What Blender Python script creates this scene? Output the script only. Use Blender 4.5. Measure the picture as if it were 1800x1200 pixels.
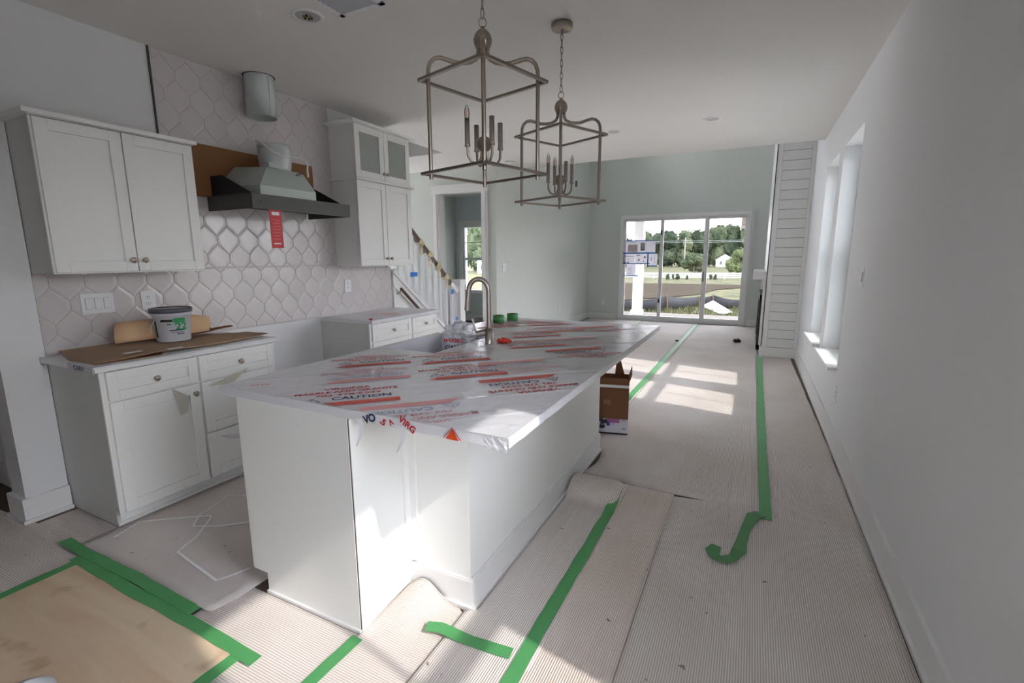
import bpy, bmesh, math, random
from mathutils import Vector, Matrix, noise
random.seed(7)
PI = math.pi
scene = bpy.context.scene
for o in list(bpy.data.objects): bpy.data.objects.remove(o)
COL = scene.collection

# ------------------------------------------------------------------ camera
YAW, PITCH, ROLL = 0.4626, -0.1742, -0.0048
cam_d = bpy.data.cameras.new('camera'); cam = bpy.data.objects.new('camera', cam_d); COL.objects.link(cam)
cam_d.sensor_width = 36.0; cam_d.lens = 839.65 * 36 / 1800; cam_d.clip_start = 0.05; cam_d.clip_end = 600
F = Vector((-math.sin(YAW) * math.cos(PITCH), math.cos(YAW) * math.cos(PITCH), math.sin(PITCH)))
R = Vector((math.cos(YAW), math.sin(YAW), 0)); U = R.cross(F)
R2 = math.cos(ROLL) * R + math.sin(ROLL) * U; U2 = -math.sin(ROLL) * R + math.cos(ROLL) * U
mw = Matrix((R2, U2, -F)).transposed().to_4x4(); mw.translation = Vector((0, 0, 1.448))
cam.matrix_world = mw
scene.camera = cam

# ------------------------------------------------------------------ sky, sun, exposure
SKY_STRENGTH = 3.8
SUN_STRENGTH = 1.05
scene.view_settings.view_transform = 'Standard'
scene.view_settings.look = 'None'
scene.view_settings.gamma = 1.0
scene.view_settings.use_curve_mapping = False
scene.view_settings.exposure = 2.3
world = bpy.data.worlds.new('sky'); scene.world = world; world.use_nodes = True
wn, wl = world.node_tree.nodes, world.node_tree.links
bg = wn['Background']; bg.inputs['Strength'].default_value = SKY_STRENGTH
tc = wn.new('ShaderNodeTexCoord'); sep = wn.new('ShaderNodeSeparateXYZ'); wl.new(tc.outputs['Generated'], sep.inputs[0])
ramp = wn.new('ShaderNodeValToRGB'); wl.new(sep.outputs['Z'], ramp.inputs[0])
ramp.color_ramp.elements[0].position = 0.0; ramp.color_ramp.elements[0].color = (0.82, 0.83, 0.88, 1)
ramp.color_ramp.elements[1].position = 0.6; ramp.color_ramp.elements[1].color = (0.57, 0.64, 0.84, 1)
nz = wn.new('ShaderNodeTexNoise'); nz.inputs['Scale'].default_value = 5.0; nz.inputs['Detail'].default_value = 5
mp = wn.new('ShaderNodeMapping'); mp.inputs['Scale'].default_value = (1, 1, 2.6); wl.new(tc.outputs['Generated'], mp.inputs[0]); wl.new(mp.outputs[0], nz.inputs['Vector'])
cr = wn.new('ShaderNodeValToRGB'); wl.new(nz.outputs['Fac'], cr.inputs[0])
cr.color_ramp.elements[0].position = 0.42; cr.color_ramp.elements[1].position = 0.62
mx = wn.new('ShaderNodeMixRGB'); wl.new(cr.outputs[0], mx.inputs[0]); wl.new(ramp.outputs[0], mx.inputs[1]); mx.inputs[2].default_value = (0.96, 0.96, 0.97, 1)
wl.new(mx.outputs[0], bg.inputs['Color'])
sun_d = bpy.data.lights.new('sun', 'SUN'); sun = bpy.data.objects.new('sun', sun_d); COL.objects.link(sun)
sun_d.energy = SUN_STRENGTH; sun_d.angle = math.radians(0.9); sun_d.color = (1.0, 0.96, 0.9)
SUN_DIR = Vector((-1.15, 0.19 * 1.15, -1.0)).normalized()
sun.rotation_euler = SUN_DIR.to_track_quat('-Z', 'Y').to_euler()
sun.location = (8, -2, 9)

# ------------------------------------------------------------------ materials
def lin(c):
    return tuple(((v / 255) / 12.92 if v / 255 <= 0.04045 else ((v / 255 + 0.055) / 1.055) ** 2.4) for v in c)
MATS = {}
def M(name, rgb, rough=0.5, metal=0.0, var=0.04, vscale=6.0, bump=0.0, bscale=60.0, spec=0.5, rnd=0.0, emit=None):
    if name in MATS: return MATS[name]
    m = bpy.data.materials.new(name); m.use_nodes = True; MATS[name] = m
    n, l = m.node_tree.nodes, m.node_tree.links; b = n['Principled BSDF']
    b.inputs['Roughness'].default_value = rough; b.inputs['Metallic'].default_value = metal
    b.inputs['Specular IOR Level'].default_value = spec
    c = lin(rgb)
    t = n.new('ShaderNodeTexCoord'); z = n.new('ShaderNodeTexNoise'); z.inputs['Scale'].default_value = vscale; z.inputs['Detail'].default_value = 4
    l.new(t.outputs['Object'], z.inputs['Vector'])
    x = n.new('ShaderNodeMixRGB'); l.new(z.outputs['Fac'], x.inputs[0])
    x.inputs[1].default_value = (*[max(0, v * (1 - var)) for v in c], 1); x.inputs[2].default_value = (*[min(1, v * (1 + var)) for v in c], 1)
    out = x.outputs[0]
    if rnd:
        oi = n.new('ShaderNodeObjectInfo'); h = n.new('ShaderNodeHueSaturation'); mr = n.new('ShaderNodeMapRange')
        mr.inputs['To Min'].default_value = 1 - rnd; mr.inputs['To Max'].default_value = 1 + rnd
        l.new(oi.outputs['Random'], mr.inputs['Value']); l.new(mr.outputs[0], h.inputs['Value']); l.new(out, h.inputs['Color']); out = h.outputs[0]
    l.new(out, b.inputs['Base Color'])
    if bump:
        z2 = n.new('ShaderNodeTexNoise'); z2.inputs['Scale'].default_value = bscale; z2.inputs['Detail'].default_value = 3; l.new(t.outputs['Object'], z2.inputs['Vector'])
        bp = n.new('ShaderNodeBump'); bp.inputs['Strength'].default_value = bump; bp.inputs['Distance'].default_value = 0.01
        l.new(z2.outputs['Fac'], bp.inputs['Height']); l.new(bp.outputs[0], b.inputs['Normal'])
    return m
def glassmat(name, tint=(0.925, 0.925, 0.925), gloss=0.08, rough=0.0):
    if name in MATS: return MATS[name]
    m = bpy.data.materials.new(name); m.use_nodes = True; MATS[name] = m
    n, l = m.node_tree.nodes, m.node_tree.links; n.clear()
    o = n.new('ShaderNodeOutputMaterial'); tr = n.new('ShaderNodeBsdfTransparent'); tr.inputs[0].default_value = (*tint, 1)
    gl = n.new('ShaderNodeBsdfGlossy'); gl.inputs['Roughness'].default_value = rough; gl.inputs[0].default_value = (0.9, 0.95, 0.95, 1)
    fr = n.new('ShaderNodeFresnel'); fr.inputs[0].default_value = 1.45
    ms = n.new('ShaderNodeMixShader'); l.new(fr.outputs[0], ms.inputs[0]); l.new(tr.outputs[0], ms.inputs[1]); l.new(gl.outputs[0], ms.inputs[2]); l.new(ms.outputs[0], o.inputs[0])
    return m
def filmmat(name, rgb, alpha, rough=0.25, bump=0.3, bscale=25):
    if name in MATS: return MATS[name]
    m = M(name, rgb, rough, var=0.03, bump=bump, bscale=bscale)
    n, l = m.node_tree.nodes, m.node_tree.links; b = n['Principled BSDF']; b.inputs['Alpha'].default_value = alpha
    return m
def papermat(name, rgb, axis, rgb2):
    m = bpy.data.materials.new(name); m.use_nodes = True; MATS[name] = m
    n, l = m.node_tree.nodes, m.node_tree.links; b = n['Principled BSDF']; b.inputs['Roughness'].default_value = 0.85; b.inputs['Specular IOR Level'].default_value = 0.2
    t = n.new('ShaderNodeTexCoord'); sp = n.new('ShaderNodeSeparateXYZ'); l.new(t.outputs['Object'], sp.inputs[0])
    mu = n.new('ShaderNodeMath'); mu.operation = 'MULTIPLY'; mu.inputs[1].default_value = 2 * PI / 0.0088; l.new(sp.outputs[axis], mu.inputs[0])
    si = n.new('ShaderNodeMath'); si.operation = 'SINE'; l.new(mu.outputs[0], si.inputs[0])
    mr = n.new('ShaderNodeMapRange'); mr.inputs['From Min'].default_value = -1; l.new(si.outputs[0], mr.inputs['Value'])
    x = n.new('ShaderNodeMixRGB'); l.new(mr.outputs[0], x.inputs[0]); x.inputs[1].default_value = (*lin(rgb2), 1); x.inputs[2].default_value = (*lin(rgb), 1)  # rib valleys painted darker, groove shade put into the colour
    z = n.new('ShaderNodeTexNoise'); z.inputs['Scale'].default_value = 1.6; z.inputs['Detail'].default_value = 6; l.new(t.outputs['Object'], z.inputs['Vector'])
    zr = n.new('ShaderNodeValToRGB'); zr.color_ramp.elements[0].position = 0.35; zr.color_ramp.elements[0].color = (0.92, 0.89, 0.87, 1); zr.color_ramp.elements[1].position = 0.62; zr.color_ramp.elements[1].color = (1, 1, 1, 1); l.new(z.outputs['Fac'], zr.inputs[0])
    v = n.new('ShaderNodeTexNoise'); v.inputs['Scale'].default_value = 28; v.inputs['Detail'].default_value = 1; l.new(t.outputs['Object'], v.inputs['Vector'])
    vr = n.new('ShaderNodeValToRGB'); vr.color_ramp.elements[0].position = 0.2; vr.color_ramp.elements[0].color = (0.45, 0.4, 0.35, 1); vr.color_ramp.elements[1].position = 0.235; vr.color_ramp.elements[1].color = (1, 1, 1, 1); l.new(v.outputs['Fac'], vr.inputs[0])
    x2 = n.new('ShaderNodeMixRGB'); x2.blend_type = 'MULTIPLY'; x2.inputs[0].default_value = 1; l.new(x.outputs[0], x2.inputs[1]); l.new(zr.outputs[0], x2.inputs[2])
    x3 = n.new('ShaderNodeMixRGB'); x3.blend_type = 'MULTIPLY'; x3.inputs[0].default_value = 1; l.new(x2.outputs[0], x3.inputs[1]); l.new(vr.outputs[0], x3.inputs[2])
    l.new(x3.outputs[0], b.inputs['Base Color'])
    bp = n.new('ShaderNodeBump'); bp.inputs['Strength'].default_value = 0.45; bp.inputs['Distance'].default_value = 0.004; l.new(mr.outputs[0], bp.inputs['Height']); l.new(bp.outputs[0], b.inputs['Normal'])
    return m
def woodmat(name, a, b_, scale=3.0, stretch=(1, 8, 1)):
    m = bpy.data.materials.new(name); m.use_nodes = True; MATS[name] = m
    n, l = m.node_tree.nodes, m.node_tree.links; b = n['Principled BSDF']; b.inputs['Roughness'].default_value = 0.7
    t = n.new('ShaderNodeTexCoord'); mp_ = n.new('ShaderNodeMapping'); mp_.inputs['Scale'].default_value = stretch; l.new(t.outputs['Object'], mp_.inputs[0])
    z = n.new('ShaderNodeTexNoise'); z.inputs['Scale'].default_value = scale; z.inputs['Detail'].default_value = 8; z.inputs['Distortion'].default_value = 1.2; l.new(mp_.outputs[0], z.inputs['Vector'])
    r = n.new('ShaderNodeValToRGB'); r.color_ramp.elements[0].position = 0.3; r.color_ramp.elements[0].color = (*lin(a), 1); r.color_ramp.elements[1].position = 0.62; r.color_ramp.elements[1].color = (*lin(b_), 1)
    l.new(z.outputs['Fac'], r.inputs[0])
    # scattered stains with their own shape
    v = n.new('ShaderNodeTexNoise'); v.inputs['Scale'].default_value = 4.5; v.inputs['Detail'].default_value = 3; l.new(t.outputs['Object'], v.inputs['Vector'])
    vr = n.new('ShaderNodeValToRGB'); vr.color_ramp.elements[0].position = 0.27; vr.color_ramp.elements[0].color = (0.6, 0.5, 0.4, 1); vr.color_ramp.elements[1].position = 0.37; vr.color_ramp.elements[1].color = (1, 1, 1, 1); l.new(v.outputs['Fac'], vr.inputs[0])
    x = n.new('ShaderNodeMixRGB'); x.blend_type = 'MULTIPLY'; x.inputs[0].default_value = 0.8; l.new(r.outputs[0], x.inputs[1]); l.new(vr.outputs[0], x.inputs[2])
    l.new(x.outputs[0], b.inputs['Base Color'])
    return m
WALLW = M('wall_white', (227, 227, 228), 0.75, bump=0.05, bscale=220, var=0.012)
WALLG = M('wall_green', (210, 214, 208), 0.75, bump=0.05, bscale=220, var=0.012)
CEIL = M('ceiling_white', (232, 229, 225), 0.85, bump=0.05, bscale=200, var=0.012)
TRIM = M('trim_white', (232, 231, 230), 0.4, var=0.01)
CAB = M('cabinet_white', (236, 236, 233), 0.38, var=0.012)
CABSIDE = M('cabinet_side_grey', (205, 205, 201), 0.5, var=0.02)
FLOORM = M('subfloor_brown', (96, 82, 70), 0.8, var=0.15)
GROUT = M('grout', (206, 200, 198), 0.8)
TILE = M('tile_gloss', (210, 204, 203), 0.22, var=0.03, vscale=9, bump=0.1, bscale=16, rnd=0.03)
NICKEL = M('brushed_nickel', (182, 174, 166), 0.36, metal=1.0, var=0.08, vscale=40)
NICKELD = M('aged_nickel', (164, 154, 142), 0.3, metal=1.0, var=0.06, vscale=30)
STEEL = M('stainless_steel', (84, 84, 82), 0.55, metal=0.45, var=0.1, vscale=30)
GALV = M('galvanised_metal', (196, 202, 200), 0.5, metal=0.45, var=0.12, vscale=12)
BODYM = M('pale_metal_housing', (170, 178, 172), 0.5, metal=0.3, var=0.05)
BLACK = M('black_paint', (20, 20, 21), 0.5)
DARK = M('dark_gap', (28, 26, 25), 0.8)
GREEN = M('green_tape', (84, 160, 96), 0.6, var=0.12, vscale=14)
BLUE = M('blue_tape', (40, 120, 200), 0.6)
TAN = M('masking_tape', (214, 200, 160), 0.7)
RED = M('red_print', (190, 40, 50), 0.45, var=0.05)
REDL = M('red_bar_print', (214, 78, 66), 0.45, var=0.1, vscale=90)
NAVY = M('navy_print', (38, 44, 92), 0.45)
REDF = M('faded_red_print', (206, 150, 156), 0.5, var=0.1)
REDLF = M('faded_bar_print', (224, 160, 160), 0.5, var=0.12, vscale=90)
NAVYF = M('faded_navy_print', (150, 156, 178), 0.5)
CARD = M('cardboard_brown', (122, 82, 56), 0.85, var=0.07, vscale=8)
CARDL = M('cardboard_pale', (168, 140, 114), 0.85, var=0.14, vscale=5)
MDF = M('mdf_brown', (138, 96, 60), 0.8, var=0.08, vscale=18)
KRAFT = M('kraft_paper', (214, 178, 140), 0.8)
STONE = M('white_stone', (228, 228, 228), 0.3, var=0.03)
FILM = filmmat('protective_film', (238, 238, 243), 0.82, 0.2, 0.35, 14)
CLEARF = filmmat('clear_film', (226, 224, 220), 0.35, 0.15, 0.6, 22)
HAZEF = filmmat('hazy_film', (220, 222, 228), 0.5, 0.3, 0.5, 9)
WHITEP = M('white_plastic', (232, 232, 234), 0.35)
CERAM = M('white_fireclay', (226, 226, 232), 0.15)
GLASS = glassmat('window_glass')
SLGLASS = glassmat('slider_glass', (0.74, 0.735, 0.74))
CABGLASS = filmmat('cabinet_frosted_glass', (186, 192, 186), .55, .3, .1, 40)
BULBG = glassmat('bulb_glass', (0.98, 0.95, 0.92), rough=0.02)
FILAM = M('filament_amber', (222, 184, 156), 0.5)
RAIL = M('dark_wood_rail', (84, 62, 52), 0.5, var=0.15)
PAPER_Y = papermat('ribbed_paper_lengthwise', (247, 241, 236), 'X', (203, 193, 187))
PAPER_X = papermat('ribbed_paper_crosswise', (246, 237, 232), 'Y', (208, 196, 190))
PAPER_W = papermat('ribbed_paper_warm', (247, 236, 228), 'X', (212, 197, 188))
PLY = woodmat('plywood_birch', (214, 182, 150), (228, 206, 176), 2.2, (0.5, 3.5, 1))

def paper_translucent(name, rgb):
    m = bpy.data.materials.new(name); m.use_nodes = True; MATS[name] = m; n, l = m.node_tree.nodes, m.node_tree.links; n.clear()
    o = n.new('ShaderNodeOutputMaterial'); d = n.new('ShaderNodeBsdfDiffuse'); t = n.new('ShaderNodeBsdfTranslucent'); x = n.new('ShaderNodeMixShader'); x.inputs[0].default_value = .78
    z = n.new('ShaderNodeTexNoise'); z.inputs['Scale'].default_value = 12; c = n.new('ShaderNodeMixRGB'); l.new(z.outputs['Fac'], c.inputs[0]); k = lin(rgb); c.inputs[1].default_value = (*k, 1); c.inputs[2].default_value = (*[v * .93 for v in k], 1)
    l.new(c.outputs[0], d.inputs[0]); l.new(c.outputs[0], t.inputs[0]); l.new(d.outputs[0], x.inputs[1]); l.new(t.outputs[0], x.inputs[2]); l.new(x.outputs[0], o.inputs[0]); return m
PLANP = paper_translucent('plan_paper', (226, 224, 228))

# ------------------------------------------------------------------ mesh helpers
class MB:
    def __init__(s): s.v = []; s.f = []; s.sm = []
    def add(s, vs, fs, smooth=False):
        b = len(s.v); s.v += [tuple(v) for v in vs]
        for f in fs: s.f.append(tuple(b + i for i in f)); s.sm.append(smooth)
        return s
    def box(s, x0, x1, y0, y1, z0, z1):
        v = [(x0, y0, z0), (x1, y0, z0), (x1, y1, z0), (x0, y1, z0), (x0, y0, z1), (x1, y0, z1), (x1, y1, z1), (x0, y1, z1)]
        return s.add(v, [(0, 3, 2, 1), (4, 5, 6, 7), (0, 1, 5, 4), (1, 2, 6, 5), (2, 3, 7, 6), (3, 0, 4, 7)])
    def frame_x(s, x0, x1, y0, y1, z0, z1, gy0, gy1, gz0, gz1):
        s.box(x0, x1, y0, y0 + gy0, z0, z1); s.box(x0, x1, y1 - gy1, y1, z0, z1); s.box(x0, x1, y0 + gy0, y1 - gy1, z0, z0 + gz0); s.box(x0, x1, y0 + gy0, y1 - gy1, z1 - gz1, z1); return s
    def frame_y(s, y0, y1, x0, x1, z0, z1, gx0, gx1, gz0, gz1):
        s.box(x0, x0 + gx0, y0, y1, z0, z1); s.box(x1 - gx1, x1, y0, y1, z0, z1); s.box(x0 + gx0, x1 - gx1, y0, y1, z0, z0 + gz0); s.box(x0 + gx0, x1 - gx1, y0, y1, z1 - gz1, z1); return s
    def prism(s, poly, axis, a, b):
        """poly: 2D points (counter-clockwise) extruded between a and b along axis"""
        n = len(poly)
        def p(q, t): return {'x': (t, q[0], q[1]), 'y': (q[0], t, q[1]), 'z': (q[0], q[1], t)}[axis]
        v = [p(q, a) for q in poly] + [p(q, b) for q in poly]
        fs = [tuple(range(n - 1, -1, -1)), tuple(range(n, 2 * n))] + [(i, (i + 1) % n, n + (i + 1) % n, n + i) for i in range(n)]
        return s.add(v, fs)
    def cyl(s, c, r, h, seg=20, r2=None, axis='z', cap=True):
        r2 = r if r2 is None else r2; vs = []
        for k, (rr, t) in enumerate(((r, 0), (r2, h))):
            for i in range(seg):
                a = 2 * PI * i / seg; u, w = rr * math.cos(a), rr * math.sin(a)
                vs.append({'z': (c[0] + u, c[1] + w, c[2] + t), 'x': (c[0] + t, c[1] + u, c[2] + w), 'y': (c[0] + u, c[1] + t, c[2] + w)}[axis])
        s.add(vs, [(i, (i + 1) % seg, seg + (i + 1) % seg, seg + i) for i in range(seg)], True)
        if cap: s.add(vs, [tuple(range(seg - 1, -1, -1)), tuple(range(seg, 2 * seg))])
        return s
    def lathe(s, c, prof, seg=24):
        vs = []; n = len(prof)
        for r, z in prof:
            for i in range(seg):
                a = 2 * PI * i / seg; vs.append((c[0] + r * math.cos(a), c[1] + r * math.sin(a), c[2] + z))
        fs = [(k * seg + i, k * seg + (i + 1) % seg, (k + 1) * seg + (i + 1) % seg, (k + 1) * seg + i) for k in range(n - 1) for i in range(seg)]
        return s.add(vs, fs, True)
    def tube(s, pts, r, seg=8, closed=False, cap=True):
        pts = [Vector(p) for p in pts]; n = len(pts); vs = []; prev = None
        for k, p in enumerate(pts):
            if closed: d = pts[(k + 1) % n] - pts[k - 1]
            else: d = pts[min(k + 1, n - 1)] - pts[max(k - 1, 0)]
            d.normalize()
            if prev is None:
                a = d.cross(Vector((0, 0, 1)))
                if a.length < 1e-3: a = d.cross(Vector((1, 0, 0)))
            else: a = prev - d * prev.dot(d)
            a.normalize(); prev = a; b = d.cross(a)
            for i in range(seg):
                t = 2 * PI * i / seg; vs.append(p + a * (r * math.cos(t)) + b * (r * math.sin(t)))
        m = n if closed else n - 1
        fs = [(k * seg + i, k * seg + (i + 1) % seg, ((k + 1) % n) * seg + (i + 1) % seg, ((k + 1) % n) * seg + i) for k in range(m) for i in range(seg)]
        s.add(vs, fs, True)
        if cap and not closed: s.add(vs, [tuple(range(seg - 1, -1, -1)), tuple(range((n - 1) * seg, n * seg))])
        return s
    def bar(s, a, b, w, h):
        """rectangular bar from a to b, w sideways, h upwards"""
        a, b = Vector(a), Vector(b); d = (b - a).normalized(); side = d.cross(Vector((0, 0, 1)))
        if side.length < 1e-3: side = Vector((1, 0, 0))
        side.normalize(); up = side.cross(d)
        v = []
        for p in (a, b):
            for i, j in ((-1, -1), (1, -1), (1, 1), (-1, 1)): v.append(p + side * (i * w / 2) + up * (j * h / 2))
        return s.add(v, [(0, 1, 2, 3), (7, 6, 5, 4), (0, 4, 5, 1), (1, 5, 6, 2), (2, 6, 7, 3), (3, 7, 4, 0)])
    def sphere(s, c, r, seg=20, rings=12, sz=1.0):
        prof = [(max(1e-4, r * math.sin(PI * k / rings)), -r * sz * math.cos(PI * k / rings)) for k in range(rings + 1)]
        return s.lathe(c, prof, seg)
    def ribbon(s, pts, w, th=0.0012, rag=0.0):
        """flat strip lying on the floor along pts (x,y,z), with slightly torn ends"""
        pts = [Vector(p) for p in pts]; L = []; n = len(pts)
        for k, p in enumerate(pts):
            d = pts[min(k + 1, n - 1)] - pts[max(k - 1, 0)]; side = Vector((-d.y, d.x, 0))
            if side.length < 1e-6: side = Vector((1, 0, 0))
            side.normalize(); ww = w * (1 + random.uniform(-rag, rag))
            L.append((p - side * ww / 2, p + side * ww / 2))
        v = []
        for a, b in L: v += [a, b, a + Vector((0, 0, th)), b + Vector((0, 0, th))]
        f = []
        for k in range(n - 1):
            o = 4 * k; f += [(o + 2, o + 3, o + 7, o + 6), (o, o + 4, o + 5, o + 1), (o, o + 2, o + 6, o + 4), (o + 1, o + 5, o + 7, o + 3)]
        f += [(0, 1, 3, 2), (4 * n - 4, 4 * n - 2, 4 * n - 1, 4 * n - 3)]
        return s.add(v, f)
    def mesh(s, name):
        me = bpy.data.meshes.new(name); me.from_pydata(s.v, [], s.f)
        me.polygons.foreach_set('use_smooth', s.sm); me.validate(); me.update()
        bm = bmesh.new(); bm.from_mesh(me); bmesh.ops.recalc_face_normals(bm, faces=bm.faces); bm.to_mesh(me); bm.free()
        return me
    def build(s, name, mat, parent=None, loc=(0, 0, 0), rz=0.0, label=None):
        o = bpy.data.objects.new(name, s.mesh(name)); COL.objects.link(o); o.data.materials.append(mat)
        o.location = loc; o.rotation_euler = (0, 0, rz)
        if parent: o.parent = parent
        if label: o['label'] = label
        return o
def tag(o, label, cat, group=None, kind=None):
    o['label'] = label; o['category'] = cat
    if group: o['group'] = group
    if kind: o['kind'] = kind
    return o
def thing(name, label, cat, loc=(0, 0, 0), rz=0.0, group=None):
    o = bpy.data.objects.new(name, None); COL.objects.link(o); o.location = loc; o.rotation_euler = (0, 0, rz); o.empty_display_size = 0.1
    return tag(o, label, cat, group)
def struct(o): o['kind'] = 'structure'; return o
def sroot(name):
    o = bpy.data.objects.new(name, None); COL.objects.link(o); o['kind'] = 'structure'; return o
def link_mesh(name, me, mat, parent=None, loc=(0, 0, 0), rz=0.0, scale=(1, 1, 1)):
    o = bpy.data.objects.new(name, me); COL.objects.link(o)
    if mat and not me.materials: me.materials.append(mat)
    o.location = loc; o.rotation_euler = (0, 0, rz); o.scale = scale
    if parent: o.parent = parent
    return o
def text_mesh(txt, size, sx=1.0, bold=0.012, thick=0.0):
    cu = bpy.data.curves.new('lettering', 'FONT'); cu.body = txt; cu.size = size; cu.align_x = 'CENTER'; cu.align_y = 'CENTER'
    cu.offset = bold * size; cu.extrude = thick; cu.resolution_u = 3
    ob = bpy.data.objects.new('lettering', cu); COL.objects.link(ob)
    bpy.context.view_layer.update()
    me = bpy.data.meshes.new_from_object(ob.evaluated_get(bpy.context.evaluated_depsgraph_get()))
    bpy.data.objects.remove(ob); bpy.data.curves.remove(cu)
    if sx < 0:                      # negative: fit to that width
        w_ = max(v.co.x for v in me.vertices) - min(v.co.x for v in me.vertices); sx = -sx / w_
    if sx != 1.0:
        for v in me.vertices: v.co.x *= sx
    me.materials.clear()
    return me

# ------------------------------------------------------------------ the shell
ZC, XR, XL, XL2, YB, YE = 2.79, 0.655, -3.562, -3.49, 11.09, 6.95
WINS = [(4.446, 5.34), (5.575, 6.43), (0.31, 1.25)]
WZ0, WZ1 = 0.574, 2.403
struct(MB().box(-8, 0.9, -2.7, 11.3, -0.25, 0.0).build('floor', FLOORM))
# right wall with four window openings
w = MB(); ys = sorted(WINS); prev = -1.1; WT = 0.23
w.box(XR, XR + WT, -2.7, -1.1, 0, 3.9)
for a, b in ys:
    w.box(XR, XR + WT, prev, a, 0, 3.9); w.box(XR, XR + WT, a, b, 0, WZ0); w.box(XR, XR + WT, a, b, WZ1, 3.9); prev = b
w.box(XR, XR + WT, prev, 11.3, 0, 3.9); w.box(XR, XR + WT, 6.7, 11.3, 3.9, 4.9)
struct(w.build('wall_right', WALLW))
# kitchen wall, living wall, back wall, rear wall
struct(MB().box(-3.72, XL, 1.19, 4.158, 0, ZC).build('wall_left', WALLW))
struct(MB().box(-3.70, -3.53, 1.0, 1.188, 0, ZC).build('wall_stub', WALLW))
w = MB(); w.box(-3.62, XL2, 6.62, 11.3, 0, 3.35); w.box(-3.62, XL2, 6.62, 11.3, 4.55, 4.9)
HW = [(7.6, 8.5), (9.2, 10.1)]; prev = 6.62
for a, b in HW: w.box(-3.62, XL2, prev, a, 3.35, 4.55); prev = b
w.box(-3.62, XL2, prev, 11.3, 3.35, 4.55)
struct(w.build('wall_living', WALLG))
w = MB(); w.box(-3.62, -2.747, YB, YB + 0.18, 0, 4.9); w.box(-0.085, 0.9, YB, YB + 0.18, 0, 4.9); w.box(-2.747, -0.085, YB, YB + 0.18, 2.36, 4.9)
struct(w.build('wall_back', WALLG))
w = MB(); w.box(-8, -.25, -2.7, -2.5, 0, 3.1); w.box(0.45, 0.82, -2.7, -2.5, 0, 3.1); w.box(-.25, 0.45, -2.7, -2.5, 2.4, 3.1)
struct(w.build('wall_rear', WALLW))
# door wall of the stair hall, with a cased opening
w = MB(); w.box(-8, -4.52, 6.48, 6.62, 0, 3.1); w.box(-3.725, -3.49, 6.48, 6.62, 0, ZC); w.box(-4.52, -3.725, 6.48, 6.62, 2.43, 3.1)
struct(w.build('wall_hall', WALLG))
w = MB(); w.box(-8.1, -8.0, -2.7, 4.4, 0, 3.1); w.box(-8.1, -8.0, 6.3, 7.0, 0, 3.1); w.box(-8.1, -8.0, 4.4, 6.3, 2.5, 3.1); w.box(-8.1, -8.0, 8.8, 9.7, 0, 3.1); w.box(-8.1, -8.0, 7.0, 8.8, 2.2, 3.1); w.box(-8.1, -8.0, 7.0, 8.8, 0, .7)
struct(w.build('wall_far_left', WALLG))
# study behind the opening: far wall with a window
SW = (-6.0, -5.05); SZ = (0.66, 2.17)
w = MB(); w.box(-8, SW[0], 9.5, 9.66, 0, 3.1); w.box(SW[1], -4.85, 9.5, 9.66, 0, 3.1); w.box(-3.9, -3.62, 9.5, 9.66, 0, 3.1); w.box(-4.85, -3.9, 9.5, 9.66, 0, SZ[0]); w.box(-4.85, -3.9, 9.5, 9.66, SZ[1], 3.1); w.box(SW[0], SW[1], 9.5, 9.66, 0, SZ[0]); w.box(SW[0], SW[1], 9.5, 9.66, SZ[1], 3.1)
struct(w.build('wall_study', M('wall_blue_grey', (214, 221, 223), 0.75, var=0.012)))
struct(MB().box(-6.3, -6.18, 6.62, 9.5, 0, 3.1).build('wall_study_side', WALLG))
# ceilings: kitchen slab with a stair well, living room raised
c = MB(); c.box(-3.72, XR + WT, -2.7, YE, ZC, ZC + 0.28); c.box(-8.1, -3.72, 5.46, 6.62, ZC, ZC + 0.28)
c.box(-8.1, -3.72, -2.7, 1.9, ZC, ZC + 0.28); c.box(-8.1, -4.75, 1.9, 5.46, ZC, ZC + 0.28); c.box(-8.1, -3.62, 6.62, 9.7, ZC, ZC + 0.28)
struct(c.build('ceiling', CEIL))
struct(MB().box(-3.7, 0.95, YE - 0.3, 11.3, 4.8, 5.0).build('ceiling_living', CEIL))
c = MB(); c.box(-3.7, 0.82, YE - 0.25, YE - 0.02, ZC + 0.27, 4.85)
struct(c.build('wall_drop', WALLG))
c = MB(); c.box(-4.75, -3.72, 5.46, 5.6, 3.06, 5.2); c.box(-3.72, -3.58, 1.8, 5.6, 3.06, 5.2); c.box(-4.9, -4.75, 1.8, 5.6, 3.06, 5.2); c.box(-4.75, -3.72, 1.75, 1.9, 3.06, 5.2); c.box(-4.9, -3.58, 1.75, 5.6, 5.2, 5.3)
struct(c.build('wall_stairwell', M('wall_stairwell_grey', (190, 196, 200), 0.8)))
# pantry door wall beside the stub
struct(MB().box(-8, -4.62, 1.1, 1.24, 0, ZC).add([], []).box(-3.72, -3.70, 1.1, 1.24, 0, ZC).box(-4.62, -3.72, 1.1, 1.24, 2.06, ZC).build('wall_pantry', WALLW))
d = struct(MB().box(-4.60, -3.73, 1.12, 1.155, 0.01, 2.05).build('door_2', TRIM))
for z0, z1 in ((0.18, 0.62), (0.74, 1.9)):
    for x0, x1 in ((-4.5, -4.22), (-4.11, -3.83)):
        p = MB(); p.box(x0, x1, 1.112, 1.12, z0, z1); p.box(x0 + .03, x1 - .03, 1.106, 1.112, z0 + .03, z1 - .03); p.build('panel', TRIM, d)
MB().lathe((-3.79, 1.09, 0.95), [(0.001, -.027), (0.02, -.02), (0.027, 0), (0.02, .02), (0.001, .027)], 14).build('door_knob', NICKEL, d)

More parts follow.
